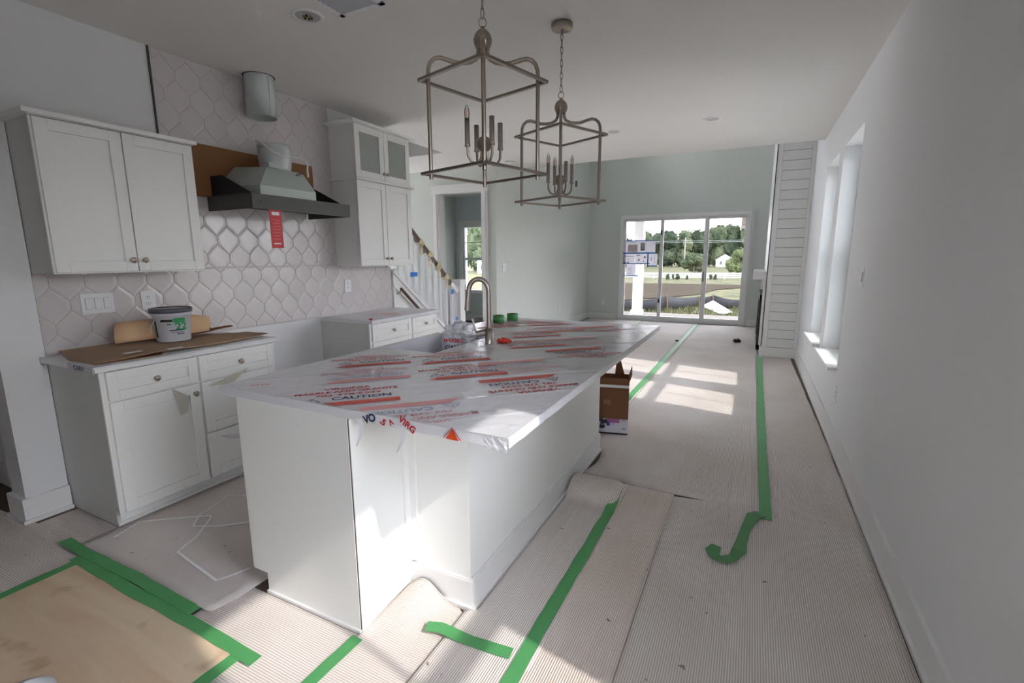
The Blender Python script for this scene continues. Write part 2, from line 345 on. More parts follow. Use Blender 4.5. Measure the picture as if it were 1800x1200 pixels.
# baseboards
def baseboard(name, pts_boxes):
    m = MB()
    for b in pts_boxes: m.box(*b)
    return struct(m.build(name, TRIM))
def bbx(x, y0, y1, side, h=0.135, t=0.016):   # board on a wall x = const; side +1 faces +x
    x1 = x + side * t; x2 = x + side * (t + 0.014)
    return [(min(x, x1), max(x, x1), y0, y1, 0, h), (min(x, x1), max(x, x1) if side > 0 else max(x, x1), y0, y1, h, h + 0.008), (min(x1, x2), max(x1, x2), y0, y1, 0, 0.02)]
def bby(y, x0, x1, side, h=0.135, t=0.016):
    y1 = y + side * t; y2 = y + side * (t + 0.014)
    return [(x0, x1, min(y, y1), max(y, y1), 0, h), (x0, x1, min(y1, y2), max(y1, y2), 0, 0.02)]
baseboard('baseboard_right', bbx(XR, -1.1, 7.8, -1) + bbx(XR, 9.6, YB, -1))
baseboard('baseboard_living', bbx(XL2, 6.48, YB, 1))
baseboard('baseboard_back', bby(YB, XL2, -2.79, -1) + bby(YB, -0.05, XR, -1))
baseboard('baseboard_stub', [(-3.535, -3.508, 0.978, 1.186, 0, .14), (-3.71, -3.535, 0.978, 1.005, 0, .14), (-3.72, -3.50, 0.966, 0.978, 0, 0.022), (-3.508, -3.494, 0.966, 1.186, 0, 0.022)])
baseboard('baseboard_hall', bby(6.48, -8, -4.62, -1) + bby(6.48, -3.63, XL2, -1))
baseboard('baseboard_study', bby(9.5, -6.18, -3.62, -1) + bbx(-6.18, 6.62, 9.5, 1))
# casing of the hall opening
t = MB()
for x0, x1 in ((-4.61, -4.52), (-3.725, -3.635)):
    t.box(x0, x1, 6.46, 6.48, 0, 2.43); t.box(x0 + .015, x1 - .03, 6.452, 6.46, 0, 2.43)
t.box(-4.63, -3.615, 6.455, 6.48, 2.43, 2.53); t.box(-4.64, -3.605, 6.44, 6.48, 2.53, 2.555)
t.box(-4.52, -4.505, 6.475, 6.63, 0, 2.43); t.box(-3.74, -3.725, 6.475, 6.63, 0, 2.43)
struct(t.build('trim_1', TRIM))

# ------------------------------------------------------------------ windows
def side_window(i, y0, y1):
    r = sroot('window_%d' % i); g = 0.055; xm = XR + 0.175; zm = (WZ0 + WZ1) / 2 - 0.02
    f = MB().frame_x(xm - .04, xm + .05, y0, y1, WZ0, WZ1, .035, .035, .05, .035)
    f.build('window_frame', TRIM, r)
    for z0, z1, dx in ((WZ0 + .04, zm + .03, -.02), (zm - .03, WZ1 - .03, .015)):
        s_ = MB(); x0, x1 = xm + dx - .015, xm + dx + .015; a, b = y0 + .03, y1 - .03
        s_.frame_x(x0, x1, a, b, z0, z1, .045, .045, .06, .05)
        s_.box(xm + dx - .006, xm + dx + .006, (a + b) / 2 - .01, (a + b) / 2 + .01, z0 + .06, z1 - .05)
        sh = s_.build('sash', TRIM, r)
        MB().box(xm + dx - .002, xm + dx + .002, a + .045, b - .045, z0 + .06, z1 - .05).build('pane', GLASS, sh)
    MB().box(XR - .065, XR, y0 - .03, y1 + .03, WZ0 - .018, WZ0 + .006).box(XR, xm - .035, y0 + .001, y1 - .001, WZ0 + .001, WZ0 + .006).build('window_sill', TRIM, r)
for i, (a, b) in enumerate(WINS): side_window(i + 1, a, b)
def y_window(i, x0, x1, z0, z1, y, rows=2, cols=2):
    r = sroot('window_%d' % i); f = MB(); k = 0.05
    f.frame_y(y, y + .1, x0, x1, z0, z1, k, k, k, k)
    zm = (z0 + z1) / 2; f.box(x0 + k, x1 - k, y + .02, y + .07, zm - .03, zm + .03); f.build('window_frame', TRIM, r)
    for a, b in ((z0 + k, zm - .03), (zm + .03, z1 - k)):
        p = MB().box(x0 + k, x1 - k, y + .045, y + .049, a, b).build('pane', GLASS, r)
        for q in range(1, cols):
            xx = x0 + k + (x1 - x0 - 2 * k) * q / cols; MB().box(xx - .008, xx + .008, y + .038, y + .056, a, b).build('muntin', TRIM, r)
        if a > zm: MB().box(x0 + k, x1 - k, y + .038, y + .056, (a + b) / 2 - .008, (a + b) / 2 + .008).build('muntin', TRIM, r)
    return r
r = y_window(5, SW[0], SW[1], SZ[0], SZ[1], 9.52)
y_window(7, -4.85, -3.9, SZ[0], SZ[1], 9.52)  # unseen second study window, added to brighten that room
cs = MB(); cs.box(SW[0] - .09, SW[0], 9.48, 9.499, SZ[0], SZ[1]); cs.box(SW[1], SW[1] + .09, 9.48, 9.499, SZ[0], SZ[1]); cs.box(SW[0] - .1, SW[1] + .1, 9.475, 9.499, SZ[1], SZ[1] + .1); cs.box(SW[0] - .12, SW[1] + .12, 9.44, 9.499, SZ[0] - .03, SZ[0])
cs.build('casing', TRIM, r)
r = sroot('window_8')  # unseen glazing, added to light the stair hall
for k in range(2):
    y0 = 4.4 + k * .95; f = MB(); f.box(-8.09, -8.01, y0, y0 + .06, 0, 2.5); f.box(-8.09, -8.01, y0 + .89, y0 + .95, 0, 2.5); f.box(-8.09, -8.01, y0, y0 + .95, 0, .1); f.box(-8.09, -8.01, y0, y0 + .95, 2.44, 2.5)
    fo = f.build('window_frame', TRIM, r); MB().box(-8.052, -8.048, y0 + .06, y0 + .89, .1, 2.44).build('pane', GLASS, fo)
r = sroot('window_9')  # high windows out of view, added to brighten the living room
for a, b in HW:
    f = MB().frame_x(-3.6, -3.53, a, b, 3.35, 4.55, .05, .05, .05, .05)
    fo = f.build('window_frame', TRIM, r); MB().box(-3.567, -3.563, a + .05, b - .05, 3.4, 4.5).build('pane', GLASS, fo)
# unseen glazed door behind the camera, added for fill light
r = sroot('added_fill_door')
f = MB(); f.box(-.25, -.19, -2.65, -2.55, 0, 2.4); f.box(.39, .45, -2.65, -2.55, 0, 2.4); f.box(-.25, .45, -2.65, -2.55, 0, .1); f.box(-.25, .45, -2.65, -2.55, 2.32, 2.4)
fo = f.build('sash', TRIM, r); MB().box(-.19, .39, -2.602, -2.598, .1, 2.32).build('pane', GLASS, fo)

# three-panel sliding door
r = sroot('door_1'); f = MB(); X0, X1, ZT = -2.747, -0.085, 2.36
f.frame_y(YB - .02, YB + .14, X0 + .001, X1 - .001, .001, ZT - .001, .06, .06, .045, .07)
f.build('door_frame', TRIM, r)
tr = MB(); tr.box(X0 - .05, X0, YB - .022, YB, 0, ZT); tr.box(X1, X1 + .05, YB - .022, YB, 0, ZT); tr.box(X0 - .05, X1 + .05, YB - .022, YB, ZT, ZT + .05); tr.build('casing', WALLG, r)
PAN = [(-2.695, -1.815, 0.07), (-1.86, -.905, 0.03), (-.94, -.135, 0.07)]
for k, (a, b, dy) in enumerate(PAN):
    y0, y1 = YB + dy - .02, YB + dy + .02; g = .062; s_ = MB()
    s_.frame_y(y0, y1, a, b, .046, ZT - .072, g, g, .07, .06)
    so = s_.build('sash', TRIM, r); MB().box(a + g, b - g, YB + dy - .003, YB + dy + .003, .115, ZT - .13).build('pane', SLGLASS, so)
    if k == 1:
        MB().box(a - .0, a + .03, y0 - .02, y0, 1.92, 2.02).build('latch', BLACK, so); MB().box(a - .0, a + .03, y0 - .02, y0, .42, .52).build('latch', BLACK, so)
        h = MB(); h.tube([(b - .03, y0, 1.12), (b - .03, y0 - .04, 1.12), (b - .03, y0 - .04, .92), (b - .03, y0, .92)], .009, 6); h.build('door_handle', BLACK, so)

# ------------------------------------------------------------------ fireplace chase with shiplap
ch = sroot('wall_chase'); FX, FY = 0.19, 7.805
MB().box(FX + .012, XR + .01, FY + .012, 9.6, 0, 4.8).build('core', M('shiplap_backing', (120, 120, 118), 0.8), ch)
c = MB(); c.box(FX, FX + .075, FY, FY + .012, .14, 4.8); c.box(XR - .05, XR, FY, FY + .012, .14, 4.8); c.box(FX, FX + .012, FY, 9.6, .14, 4.8); c.build('corner_board', TRIM, ch)
pk = MB().box(FX + .077, XR - .052, FY + .001, FY + .012, 0, 0.1235).mesh('plank'); z = 0.145
SHIP = M('shiplap_white', (226, 226, 224), 0.5, rnd=0.02)
while z < 3.6: link_mesh('plank', pk, SHIP, ch, (0, 0, z)); z += 0.1295
b = MB(); b.box(FX - .016, XR, FY - .016, FY, 0, .14); b.box(FX - .016, FX, FY, 9.6, 0, .14); b.box(FX - .028, XR, FY - .028, FY - .016, 0, .02); b.build('base_trim', TRIM, ch)
mt = thing('mantel', 'white fireplace mantel shelf on the side of the shiplap chase', 'mantel', (0, 0, 0))
m_ = MB(); m_.box(0.02, FX, 7.88, 9.5, 1.115, 1.225); m_.build('beam', TRIM, mt); MB().box(FX - .03, FX, 7.93, 8.03, .14, 1.115).build('leg', TRIM, mt); MB().box(FX - .03, FX, 9.35, 9.45, .14, 1.115).build('leg', TRIM, mt)
fb = thing('fireplace', 'black metal fireplace front set below the white mantel', 'fireplace', (0, 0, 0))
q = MB(); q.box(FX - .06, FX, 8.04, 8.16, .05, .88); q.box(FX - .06, FX, 9.2, 9.32, .05, .88); q.box(FX - .06, FX, 8.04, 9.32, .78, .88); q.box(FX - .06, FX, 8.04, 9.32, .05, .12); q.build('surround', BLACK, fb)
MB().box(FX - .03, FX - .022, 8.16, 9.2, .12, .78).build('glass_front', M('black_glass', (12, 12, 13), 0.08), fb)

# ------------------------------------------------------------------ tiled backsplash
bs = tag(MB().box(XL, XL + .004, 1.196, 4.156, 0.905, 1.39).box(XL, XL + .004, 1.945, 3.40, 1.39, ZC - .002).build('tile_backsplash', GROUT), 'glossy white elongated hexagon tile backsplash behind the kitchen cabinets', 'backsplash')
PW, PH, HV = 0.1655, 0.134, 0.055
REG = [(1.196, 4.156, 0.912, 1.382), (1.945, 3.392, 1.382, ZC - .004)]
def clip(poly, y0, y1, z0, z1):
    for ax, lim, sgn in ((0, y0, 1), (0, y1, -1), (1, z0, 1), (1, z1, -1)):
        out = []
        for i in range(len(poly)):
            a, b = poly[i - 1], poly[i]; da, db = (a[ax] - lim) * sgn, (b[ax] - lim) * sgn
            if da >= 0 or db >= 0:
                if (da >= 0) != (db >= 0):
                    t = da / (da - db); pnt = (a[0] + (b[0] - a[0]) * t, a[1] + (b[1] - a[1]) * t)
                    out.append(pnt)
                if db >= 0: out.append(b)
        poly = out
        if len(poly) < 3: return None
    return poly
def area(p): return abs(sum(p[i - 1][0] * p[i][1] - p[i][0] * p[i - 1][1] for i in range(len(p)))) / 2
def tile_mesh(poly):
    n = len(poly); cy = sum(p[0] for p in poly) / n; cz = sum(p[1] for p in poly) / n; x = 0.0
    sy = max(abs(p[0] - cy) for p in poly) or 1; szz = max(abs(p[1] - cz) for p in poly) or 1
    ring = lambda k, xx: [(xx, p[0] - (p[0] - cy) * min(.9, k / sy), p[1] - (p[1] - cz) * min(.9, k / szz)) for p in poly]
    a = ring(0.0006, 0.0); b = ring(0.0014, 0.003); c2 = ring(0.018, 0.0046)
    m = MB(); m.add(a + b + c2, [(i, (i + 1) % n, n + (i + 1) % n, n + i) for i in range(n)] + [(n + i, n + (i + 1) % n, 2 * n + (i + 1) % n, 2 * n + i) for i in range(n)] + [tuple(range(2 * n, 3 * n))])
    return m.mesh('tile')
def hexa(cy, cz, g=0.0013):
    w_, hv, hp = PW / 2 - g, HV / 2, PH - HV / 2 - g * 1.3
    return [(cy - w_, cz - hv), (cy, cz - hp), (cy + w_, cz - hv), (cy + w_, cz + hv), (cy, cz + hp), (cy - w_, cz + hv)]
full = tile_mesh(hexa(0, 0)); full.materials.append(TILE); ntile = 0
for r_ in range(-4, 12):
    cz = 1.317 + r_ * PH
    for k in range(-2, 20):
        cy = (1.345 if r_ % 2 == 0 else 1.262) + k * PW; h = hexa(cy, cz)
        for ri, rg in enumerate(REG):
            cp = clip(h, *rg)
            if not cp or area(cp) < 3e-4: continue
            if abs(area(cp) - area(h)) < 1e-6: o = link_mesh('tile', full, None, bs, (XL + .0036, cy, cz))
            else:
                cy2 = sum(p[0] for p in cp) / len(cp); cz2 = sum(p[1] for p in cp) / len(cp)
                o = link_mesh('tile', tile_mesh([(p[0] - cy2, p[1] - cz2) for p in cp]), TILE, bs, (XL + .0036, cy2, cz2))
            o.rotation_euler = (random.uniform(-.004, .004), random.uniform(-.012, .012), random.uniform(-.012, .012)); ntile += 1
MB().box(XL, XL + .013, 1.936, 1.945, 2.18, ZC - .002).build('edge_strip', M('metal_edge', (92, 90, 88), 0.4, metal=.6), bs)
MB().box(XL, XL + .012, 1.188, 1.196, 0.912, 1.378).build('edge_strip', DARK, bs)

# ------------------------------------------------------------------ cabinets
KNOB = MB().lathe((0, 0, 0), [(0.001, 0), (0.009, 0), (0.006, .006), (0.006, .012), (0.015, .017), (0.0165, .023), (0.013, .027), (0.001, .028)], 14).mesh('knob'); KNOB.materials.append(NICKELD)
def knob(parent, x, y, z):
    o = link_mesh('knob', KNOB, None, parent, (x, y, z)); o.rotation_euler = (0, PI / 2, 0); return o
def shaker(name, parent, x, y0, y1, z0, z1, fr=0.058, th=0.02, glass=False):
    """front facing +x whose face is the plane x"""
    m = MB(); m.box(x - th, x, y0, y0 + fr, z0, z1); m.box(x - th, x, y1 - fr, y1, z0, z1); m.box(x - th, x, y0 + fr, y1 - fr, z0, z0 + fr); m.box(x - th, x, y0 + fr, y1 - fr, z1 - fr, z1)
    if not glass: m.box(x - th, x - .009, y0 + fr, y1 - fr, z0 + fr, z1 - fr)
    o = m.build(name, CAB, parent)
    bv = o.modifiers.new('bevel', 'BEVEL'); bv.width = 0.0015; bv.segments = 1; bv.limit_method = 'ANGLE'
    return o
def base_cabinet(label, y0, y1, split, left_door, knobs):
    t = thing('base_cabinet', label, 'cabinet', (0, 0, 0))
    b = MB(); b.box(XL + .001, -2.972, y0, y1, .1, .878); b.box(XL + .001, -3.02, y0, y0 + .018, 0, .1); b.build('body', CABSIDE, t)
    f = MB(); f.box(-2.972, -2.968, y0 + .012, y1, .082, .878); f.box(-2.975, -2.962, y0 - .006, y0 + .012, .082, .878); f.build('face_frame', CAB, t)
    k = MB(); k.box(XL + .001, -3.02, y0 + .018, y1, .0, .1); k.box(-3.02, -3.008, y0, y1, 0, .022); k.build('toe_kick', CAB, t)
    for col, (a, b_) in enumerate(((y0 + .02, split - .008), (split + .008, y1 - .012))):
        d = shaker('drawer', t, -2.95, a, b_, .716, .87, .048); knob(d, -2.95, (a + b_) / 2, .793)
        if (col == 0) == left_door:
            d = shaker('door', t, -2.95, a, b_, .09, .706); knob(d, -2.95, b_ - .03 if col == 0 else a + .03, .652)
        else:
            for z0, z1 in ((.386, .706), (.09, .376)):
                d = shaker('drawer', t, -2.95, a, b_, z0, z1); knob(d, -2.95, (a + b_) / 2, (z0 + z1) / 2)
    return t
base_cabinet('white shaker base cabinet beside the door stub, under the cardboard-covered counter', 1.192, 2.2, 1.673, True, None)
base_cabinet('white shaker base cabinet near the staircase, under the right wall cabinet', 3.152, 4.152, 3.722, False, None)
def counter(label, y0, y1):
    o = MB().box(XL + .001, -2.93, y0, y1, .879, .9085).build('countertop', STONE); bv = o.modifiers.new('bevel', 'BEVEL'); bv.width = .003; bv.segments = 2
    return tag(o, label, 'countertop')
counter('pale stone countertop under the cardboard and bucket', 1.16, 2.214)
counter('pale stone countertop next to the stairs, wrapped in film', 3.15, 4.156)
# film with print on the far counter
f = tag(MB().box(-3.54, -2.925, 3.142, 4.16, .909, .9105).box(-2.929, -2.9255, 3.142, 4.16, .885, .909).build('counter_film', FILM), 'clear printed protective film over the far kitchen counter', 'film')
for k, yy in enumerate((3.55, 3.62, 3.69)):
    MB().box(-3.3, -3.05, yy, yy + .028, .911, .9115).build('printed_stripe', REDLF, f)
MB().sphere((-2.99, 3.2, .915), .018, 10, 6, .5).build('red_mark', RED, f)
# wall cabinet on the left
t = thing('upper_cabinet', 'white two-door shaker wall cabinet hanging left of the range hood', 'cabinet', (0, 0, 0))
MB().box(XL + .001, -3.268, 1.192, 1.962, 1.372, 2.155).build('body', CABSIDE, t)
MB().box(-3.276, -3.262, 1.188, 1.206, 1.372, 2.155).box(-3.268, -3.264, 1.2, 1.962, 1.372, 2.155).build('face_frame', CAB, t)
d = shaker('door', t, -3.246, 1.196, 1.572, 1.38, 2.152); knob(d, -3.246, 1.545, 1.443)
d = shaker('door', t, -3.246, 1.578, 1.96, 1.38, 2.152); knob(d, -3.246, 1.607, 1.443)
MB().box(XL, -3.2, 1.146, 1.968, 2.156, 2.177).build('crown_moulding', CAB, t)
# tall wall cabinet with glass doors
t = thing('upper_cabinet', 'tall stacked white wall cabinet with small glass doors on top', 'cabinet', (0, 0, 0))
MB().box(XL + .001, -3.268, 3.392, 4.158, 1.372, 2.15).build('body', CAB, t)
d = shaker('door', t, -3.246, 3.394, 3.772, 1.38, 2.147); knob(d, -3.246, 3.742, 1.443)
d = shaker('door', t, -3.246, 3.778, 4.158, 1.38, 2.147); knob(d, -3.246, 3.806, 1.443)
MB().box(XL, -3.215, 3.365, 4.185, 2.15, 2.168).build('ledge', CAB, t)
u = MB(); u.box(XL + .001, XL + .012, 3.41, 4.14, 2.186, 2.612); u.box(XL + .001, -3.268, 3.392, 3.41, 2.168, 2.63); u.box(XL + .001, -3.268, 4.14, 4.158, 2.168, 2.63); u.box(XL + .001, -3.268, 3.41, 4.14, 2.168, 2.186); u.box(XL + .001, -3.268, 3.41, 4.14, 2.612, 2.63)
u.build('upper_body', CAB, t); MB().box(XL + .012, -3.29, 3.41, 4.14, 2.4, 2.415).build('shelf', CAB, t)
for a, b, kk in ((3.394, 3.772, 3.752), (3.778, 4.158, 3.80)):
    d = shaker('glass_door', t, -3.246, a, b, 2.176, 2.628, .06, glass=True); MB().box(-3.26, -3.256, a + .058, b - .058, 2.23, 2.57).build('pane', CABGLASS, d); knob(d, -3.246, kk, 2.24)
for zz in (2.27, 2.53): MB().box(-3.262, -3.254, 4.075, 4.1, zz, zz + .035).build('hinge', NICKEL, t)
MB().box(XL, -3.2, 3.34, 4.2, 2.63, 2.65).build('crown_moulding', CAB, t)
MB().prism([(3.78, 1.372), (3.8, 1.35), (3.82, 1.372)], 'x', -3.27, -3.265).build('scribe_tab', CAB, t)

# electrical plates
def plate(name, label, cat, axis, c, w_, h_, kind, gangs=1):
    t = thing(name, label, cat, c)
    t.rotation_euler = (0, 0, {'+x': PI / 2, '-x': -PI / 2, '-y': 0}[axis])   # local -y faces the room
    p = MB(); p.box(-w_ / 2, w_ / 2, -.006, 0, -h_ / 2, h_ / 2).build('plate', WHITEP, t)
    for g_ in range(gangs):
        cx = (g_ - (gangs - 1) / 2) * .046
        if kind == 'rocker':
            MB().box(cx - .017, cx + .017, -.0085, -.006, -.034, .034).build('bezel', M('plate_shadow_grey', (186, 184, 184), .5), t); MB().box(cx - .0155, cx + .0155, -.011, -.008, -.032, .032).build('rocker', WHITEP, t)
        else:
            for zz in (-.02, .02):
                o = MB().cyl((cx, -.009, zz), .0155, .004, 14, axis='y').build('socket', WHITEP, t)
                q = MB(); q.box(cx - .007, cx - .0045, -.0096, -.009, zz, zz + .009); q.box(cx + .0045, cx + .007, -.0096, -.009, zz, zz + .009); q.box(cx - .002, cx + .002, -.0096, -.009, zz - .009, zz - .005); q.build('slot', BLACK, o)
    return t
TX = XL + .0105
plate('switch_plate', 'white triple rocker switch plate on the tiles at far left', 'switch', '+x', (TX, 1.474, 1.185), .165, .12, 'rocker', 3)
plate('outlet', 'white double outlet on the tiles behind the bucket', 'outlet', '+x', (TX, 1.75, 1.18), .083, .128, 'outlet')
plate('outlet', 'white outlet on the tiles under the tall wall cabinet', 'outlet', '+x', (TX, 3.505, 1.182), .08, .118, 'outlet')
plate('switch_plate', 'small white switch on the right wall near the windows', 'switch', '-x', (XR, 3.87, 1.31), .075, .12, 'rocker')
plate('outlet', 'low white outlet on the right wall below the near window', 'outlet', '-x', (XR, 4.35, .382), .075, .12, 'outlet')
plate('switch_plate', 'white double switch on the living room wall beside the hall opening', 'switch', '+x', (XL2, 6.73, 1.295), .11, .12, 'rocker', 2)
plate('outlet', 'white outlet low on the long living room wall', 'outlet', '+x', (XL2, 9.157, .402), .075, .12, 'outlet')
plate('outlet', 'white outlet on the back wall left of the sliding door', 'outlet', '-y', (-3.114, YB, .405), .075, .12, 'outlet')
o = MB(); o.box(-.05, .05, -.012, 0, -.06, .06)
tag(o.build('grille_box', M('dark_grille', (88, 96, 104), .5), None, (XL2, 10.09, 2.98), PI / 2), 'small dark square box high on the living room wall', 'vent')

# ------------------------------------------------------------------ range hood, duct, board
tag(MB().box(XL + .012, XL + .03, 2.12, 3.16, 1.885, 2.243).build('backer_board', MDF), 'brown fibreboard panel on the tiles behind the range hood', 'board')
t = thing('range_hood', 'unfinished grey steel range hood insert with exposed blower housing', 'range hood', (0, 0, 0))
q = MB(); q.box(-3.062, -3.05, 2.205, 3.09, 1.785, 1.885); q.build('front_panel', STEEL, t)
q = MB(); q.box(XL + .03, -3.062, 2.205, 2.217, 1.785, 1.885); q.build('side_panel', STEEL, t)
q = MB(); q.box(XL + .03, -3.062, 3.078, 3.09, 1.785, 1.885); q.build('side_panel', STEEL, t)
MB().box(XL + .03, -3.062, 2.217, 3.078, 1.83, 1.845).build('baffle_filter', STEEL, t)
for yy in (2.245, 3.045): MB().prism([(XL + .03, 1.885), (-3.12, 1.885), (-3.12, 1.9), (-3.4, 2.03), (XL + .03, 2.03)], 'y', yy - .003, yy + .003).build('side_flange', M('dark_steel', (52, 54, 58), .5, metal=.6), t)
h = MB(); B0 = [(-3.11, 2.32, 1.885), (-3.11, 2.80, 1.885), (XL + .05, 2.86, 1.885), (XL + .05, 2.26, 1.885)]; B1 = [(-3.11, 2.32, 1.955), (-3.11, 2.80, 1.955), (XL + .05, 2.86, 1.955), (XL + .05, 2.26, 1.955)]; B2 = [(-3.15, 2.415, 2.09), (-3.15, 2.72, 2.09), (XL + .05, 2.8, 2.12), (XL + .05, 2.42, 2.12)]
h.add(B0 + B1 + B2, [(0, 1, 5, 4), (1, 2, 6, 5), (2, 3, 7, 6), (3, 0, 4, 7), (4, 5, 9, 8), (5, 6, 10, 9), (6, 7, 11, 10), (7, 4, 8, 11), (8, 9, 10, 11), (3, 2, 1, 0)]); h.build('blower_housing', BODYM, t)
MB().box(-3.19, -3.13, 2.42, 2.51, 2.09, 2.125).build('junction_box', BODYM, t)
c_ = MB(); c_.lathe((-3.34, 2.64, 2.1), [(.105, 0), (.112, .05), (.118, .1), (.119, .15), (.115, .165), (.12, .17), (.12, .195), (.11, .195), (.108, .02), (.0, .02)], 28); c_.build('duct_collar', GALV, t)
MB().tube([(-3.38, 2.52, 2.31), (-3.3, 2.5, 2.29), (-3.22, 2.53, 2.22), (-3.2, 2.6, 2.2), (-3.18, 2.68, 2.205), (-3.16, 2.73, 2.2), (-3.13, 2.76, 2.16), (-3.11, 2.735, 2.11), (-3.1, 2.73, 2.06)], .007, 6).build('power_cable', WHITEP, t)
MB().tube([(-3.1, 2.62, 2.06), (-3.1, 2.7, 2.09)], .006, 6).build('cable_clamp', M('grey_clamp', (90, 90, 88), .5), t)
for yy in (2.27, 2.75, 3.04): MB().cyl((-3.0495, yy, 1.838), .004, .003, 8, axis='x').build('screw', DARK, t)
tg = thing('warning_tag', 'red hang tag dangling under the front of the range hood', 'tag', (-3.055, 2.378, 1.785))
MB().box(-.002, 0, -.048, .048, -.262, .0).build('card', M('tag_red', (196, 34, 38), .5), tg)
MB().box(0, .0008, -.03, .03, -.035, -.012).build('white_box', WHITEP, tg)
for k in range(7): MB().box(0, .0008, -.032 + .004 * (k % 3), .032 - .003 * (k % 2), -.07 - .022 * k, -.066 - .022 * k).build('printed_line', M('tag_line', (226, 130, 128), .5), tg)
MB().box(0, .0008, -.03, .03, -.236, -.228).build('white_line', WHITEP, tg)
t = thing('exhaust_duct', 'round galvanised duct stub sticking out of the kitchen ceiling', 'duct', (-3.42, 2.622, ZC))
MB().lathe((0, 0, 0), [(.102, .0), (.104, -.29), (.1, -.29), (.098, -.01)], 28).build('pipe', GALV, t)
MB().box(.098, .106, -.004, .004, -.288, -.002).build('seam', GALV, t)
MB().lathe((0, 0, 0), [(.103, -.002), (.111, -.002), (.111, -.0005)], 28).build('cut_hole', DARK, t)

# ------------------------------------------------------------------ things on the left counter
def sheet(name, poly, z0, z1f, mat, label, cat, th=.004):
    """flat cardboard with a wavy height"""
    n = len(poly); cx = sum(p[0] for p in poly) / n; cy = sum(p[1] for p in poly) / n
    ring = []
    for i in range(n):
        a, b = poly[i], poly[(i + 1) % n]
        for k in range(5): ring.append((a[0] + (b[0] - a[0]) * k / 5 + random.uniform(-.004, .004), a[1] + (b[1] - a[1]) * k / 5 + random.uniform(-.004, .004)))
    m = MB(); N = len(ring); V = []
    for s_, off in ((1, 0), (.6, 0), (.2, 0)):
        for p in ring: x, y = cx + (p[0] - cx) * s_, cy + (p[1] - cy) * s_; V.append((x, y, z0 + z1f(x, y) + th))
    base = [(v[0], v[1], v[2] - th) for v in V[:N]]
    fs = [(k * N + i, k * N + (i + 1) % N, (k + 1) * N + (i + 1) % N, (k + 1) * N + i) for k in range(2) for i in range(N)] + [tuple(range(2 * N, 3 * N))]
    m.add(V + base, fs + [(3 * N + i, 3 * N + (i + 1) % N, (i + 1) % N, i) for i in range(N)] + [tuple(range(4 * N - 1, 3 * N - 1, -1))])
    return tag(m.build(name, mat), label, cat)
bend = lambda x, y: .10 * max(0, (-3.30 - x)) + .006 * math.sin(9 * y)
sheet('cardboard_sheet', [(-3.03, 1.2), (-3.0, 1.75), (-3.045, 2.23), (-3.26, 2.2), (-3.42, 2.0), (-3.5, 1.24), (-3.25, 1.19)], .912, lambda x, y: bend(x, y) + .006, CARDL, 'large torn brown cardboard sheet lying on the left counter', 'cardboard')
sheet('cardboard_strip', [(-3.3, 1.85), (-3.42, 1.9), (-3.45, 2.212), (-3.40, 2.212), (-3.36, 2.05)], .95, lambda x, y: bend(x, y) * .5, CARD, 'narrow cardboard strip at the wall end of the left counter', 'cardboard')
sheet('cardboard_flap', [(-3.0, 1.2), (-2.985, 1.5), (-3.06, 1.55), (-3.2, 1.3), (-3.18, 1.2)], .910, lambda x, y: 0.0, CARD, 'darker folded cardboard flap under the front edge of the torn sheet', 'cardboard', .003)
MB().box(-3.03, -2.99, 1.55, 1.63, .931, .9318).build('paint_smear', WHITEP, bpy.data.objects['cardboard_sheet']); MB().box(-3.1, -3.06, 1.36, 1.45, .934, .9345).build('paint_smear', WHITEP, bpy.data.objects['cardboard_sheet'])
t = thing('mastic_bucket', 'white plastic tile-adhesive bucket with grey lid and green label', 'bucket', (-3.3, 1.745, .934))
MB().lathe((0, 0, 0), [(.001, 0), (.088, 0), (.092, .006), (.103, .165), (.109, .168), (.109, .176), (.104, .178), (.105, .19), (.001, .19)], 32).build('body', M('bucket_white', (206, 206, 214), .4), t)
MB().lathe((0, 0, 0), [(.112, .182), (.116, .185), (.116, .208), (.108, .211), (.105, .203), (.03, .201), (.028, .206), (.001, .206)], 32).build('lid', M('lid_grey', (84, 84, 92), .45), t)
MB().lathe((0, 0, 0), [(.0985, .2035), (.001, .2075)], 32).build('lid_top', M('lid_pale', (176, 180, 172), .5), t)
def wrap(name, a0, a1, z0, z1, mat):
    m = MB(); n = 10; V = []
    for i in range(n + 1):
        a = a0 + (a1 - a0) * i / n
        for z in (z0, z1): rr = .0925 + (.103 - .092) * (z / .165) + .0006; V.append((rr * math.cos(a), rr * math.sin(a), z))
    m.add(V, [(2 * i, 2 * i + 2, 2 * i + 3, 2 * i + 1) for i in range(n)], True); return m.build(name, mat, t)
LG = M('label_green', (40, 150, 84), .5)
vd = math.atan2(-1.745, 3.3)      # towards the room
wrap('label_bar', vd - .62, vd + .02, .128, .143, BLACK); wrap('label_green', vd + .05, vd + .72, .122, .15, LG)
wrap('label_green', vd - .3, vd - .08, .108, .117, LG)
wrap('label_line', vd - .2, vd + .68, .072, .077, DARK); wrap('label_line', vd - .12, vd + .6, .06, .063, DARK); wrap('label_line', vd + .2, vd + .62, .048, .053, DARK)
wrap('label_column', vd - 1.15, vd - .95, .03, .145, M('label_dark_green', (40, 70, 62), .5))
tm = text_mesh('22', .062, 1.1, .03)
for v in tm.vertices:
    a = vd + .46 + v.co.x / .1; zz = .096 + v.co.y; rr = .0925 + .011 * (zz / .165) + .001; v.co = (rr * math.cos(a), rr * math.sin(a), zz)
link_mesh('label_number', tm, LG, t)
MB().tube([(.096 * math.cos(vd - 1.0 - .0), .096 * math.sin(vd - 1.0), .15), (.125 * math.cos(vd - 1.1), .125 * math.sin(vd - 1.1), .1), (.118 * math.cos(vd - 1.3), .118 * math.sin(vd - 1.3), .06)], .0025, 6).build('handle', WHITEP, t)
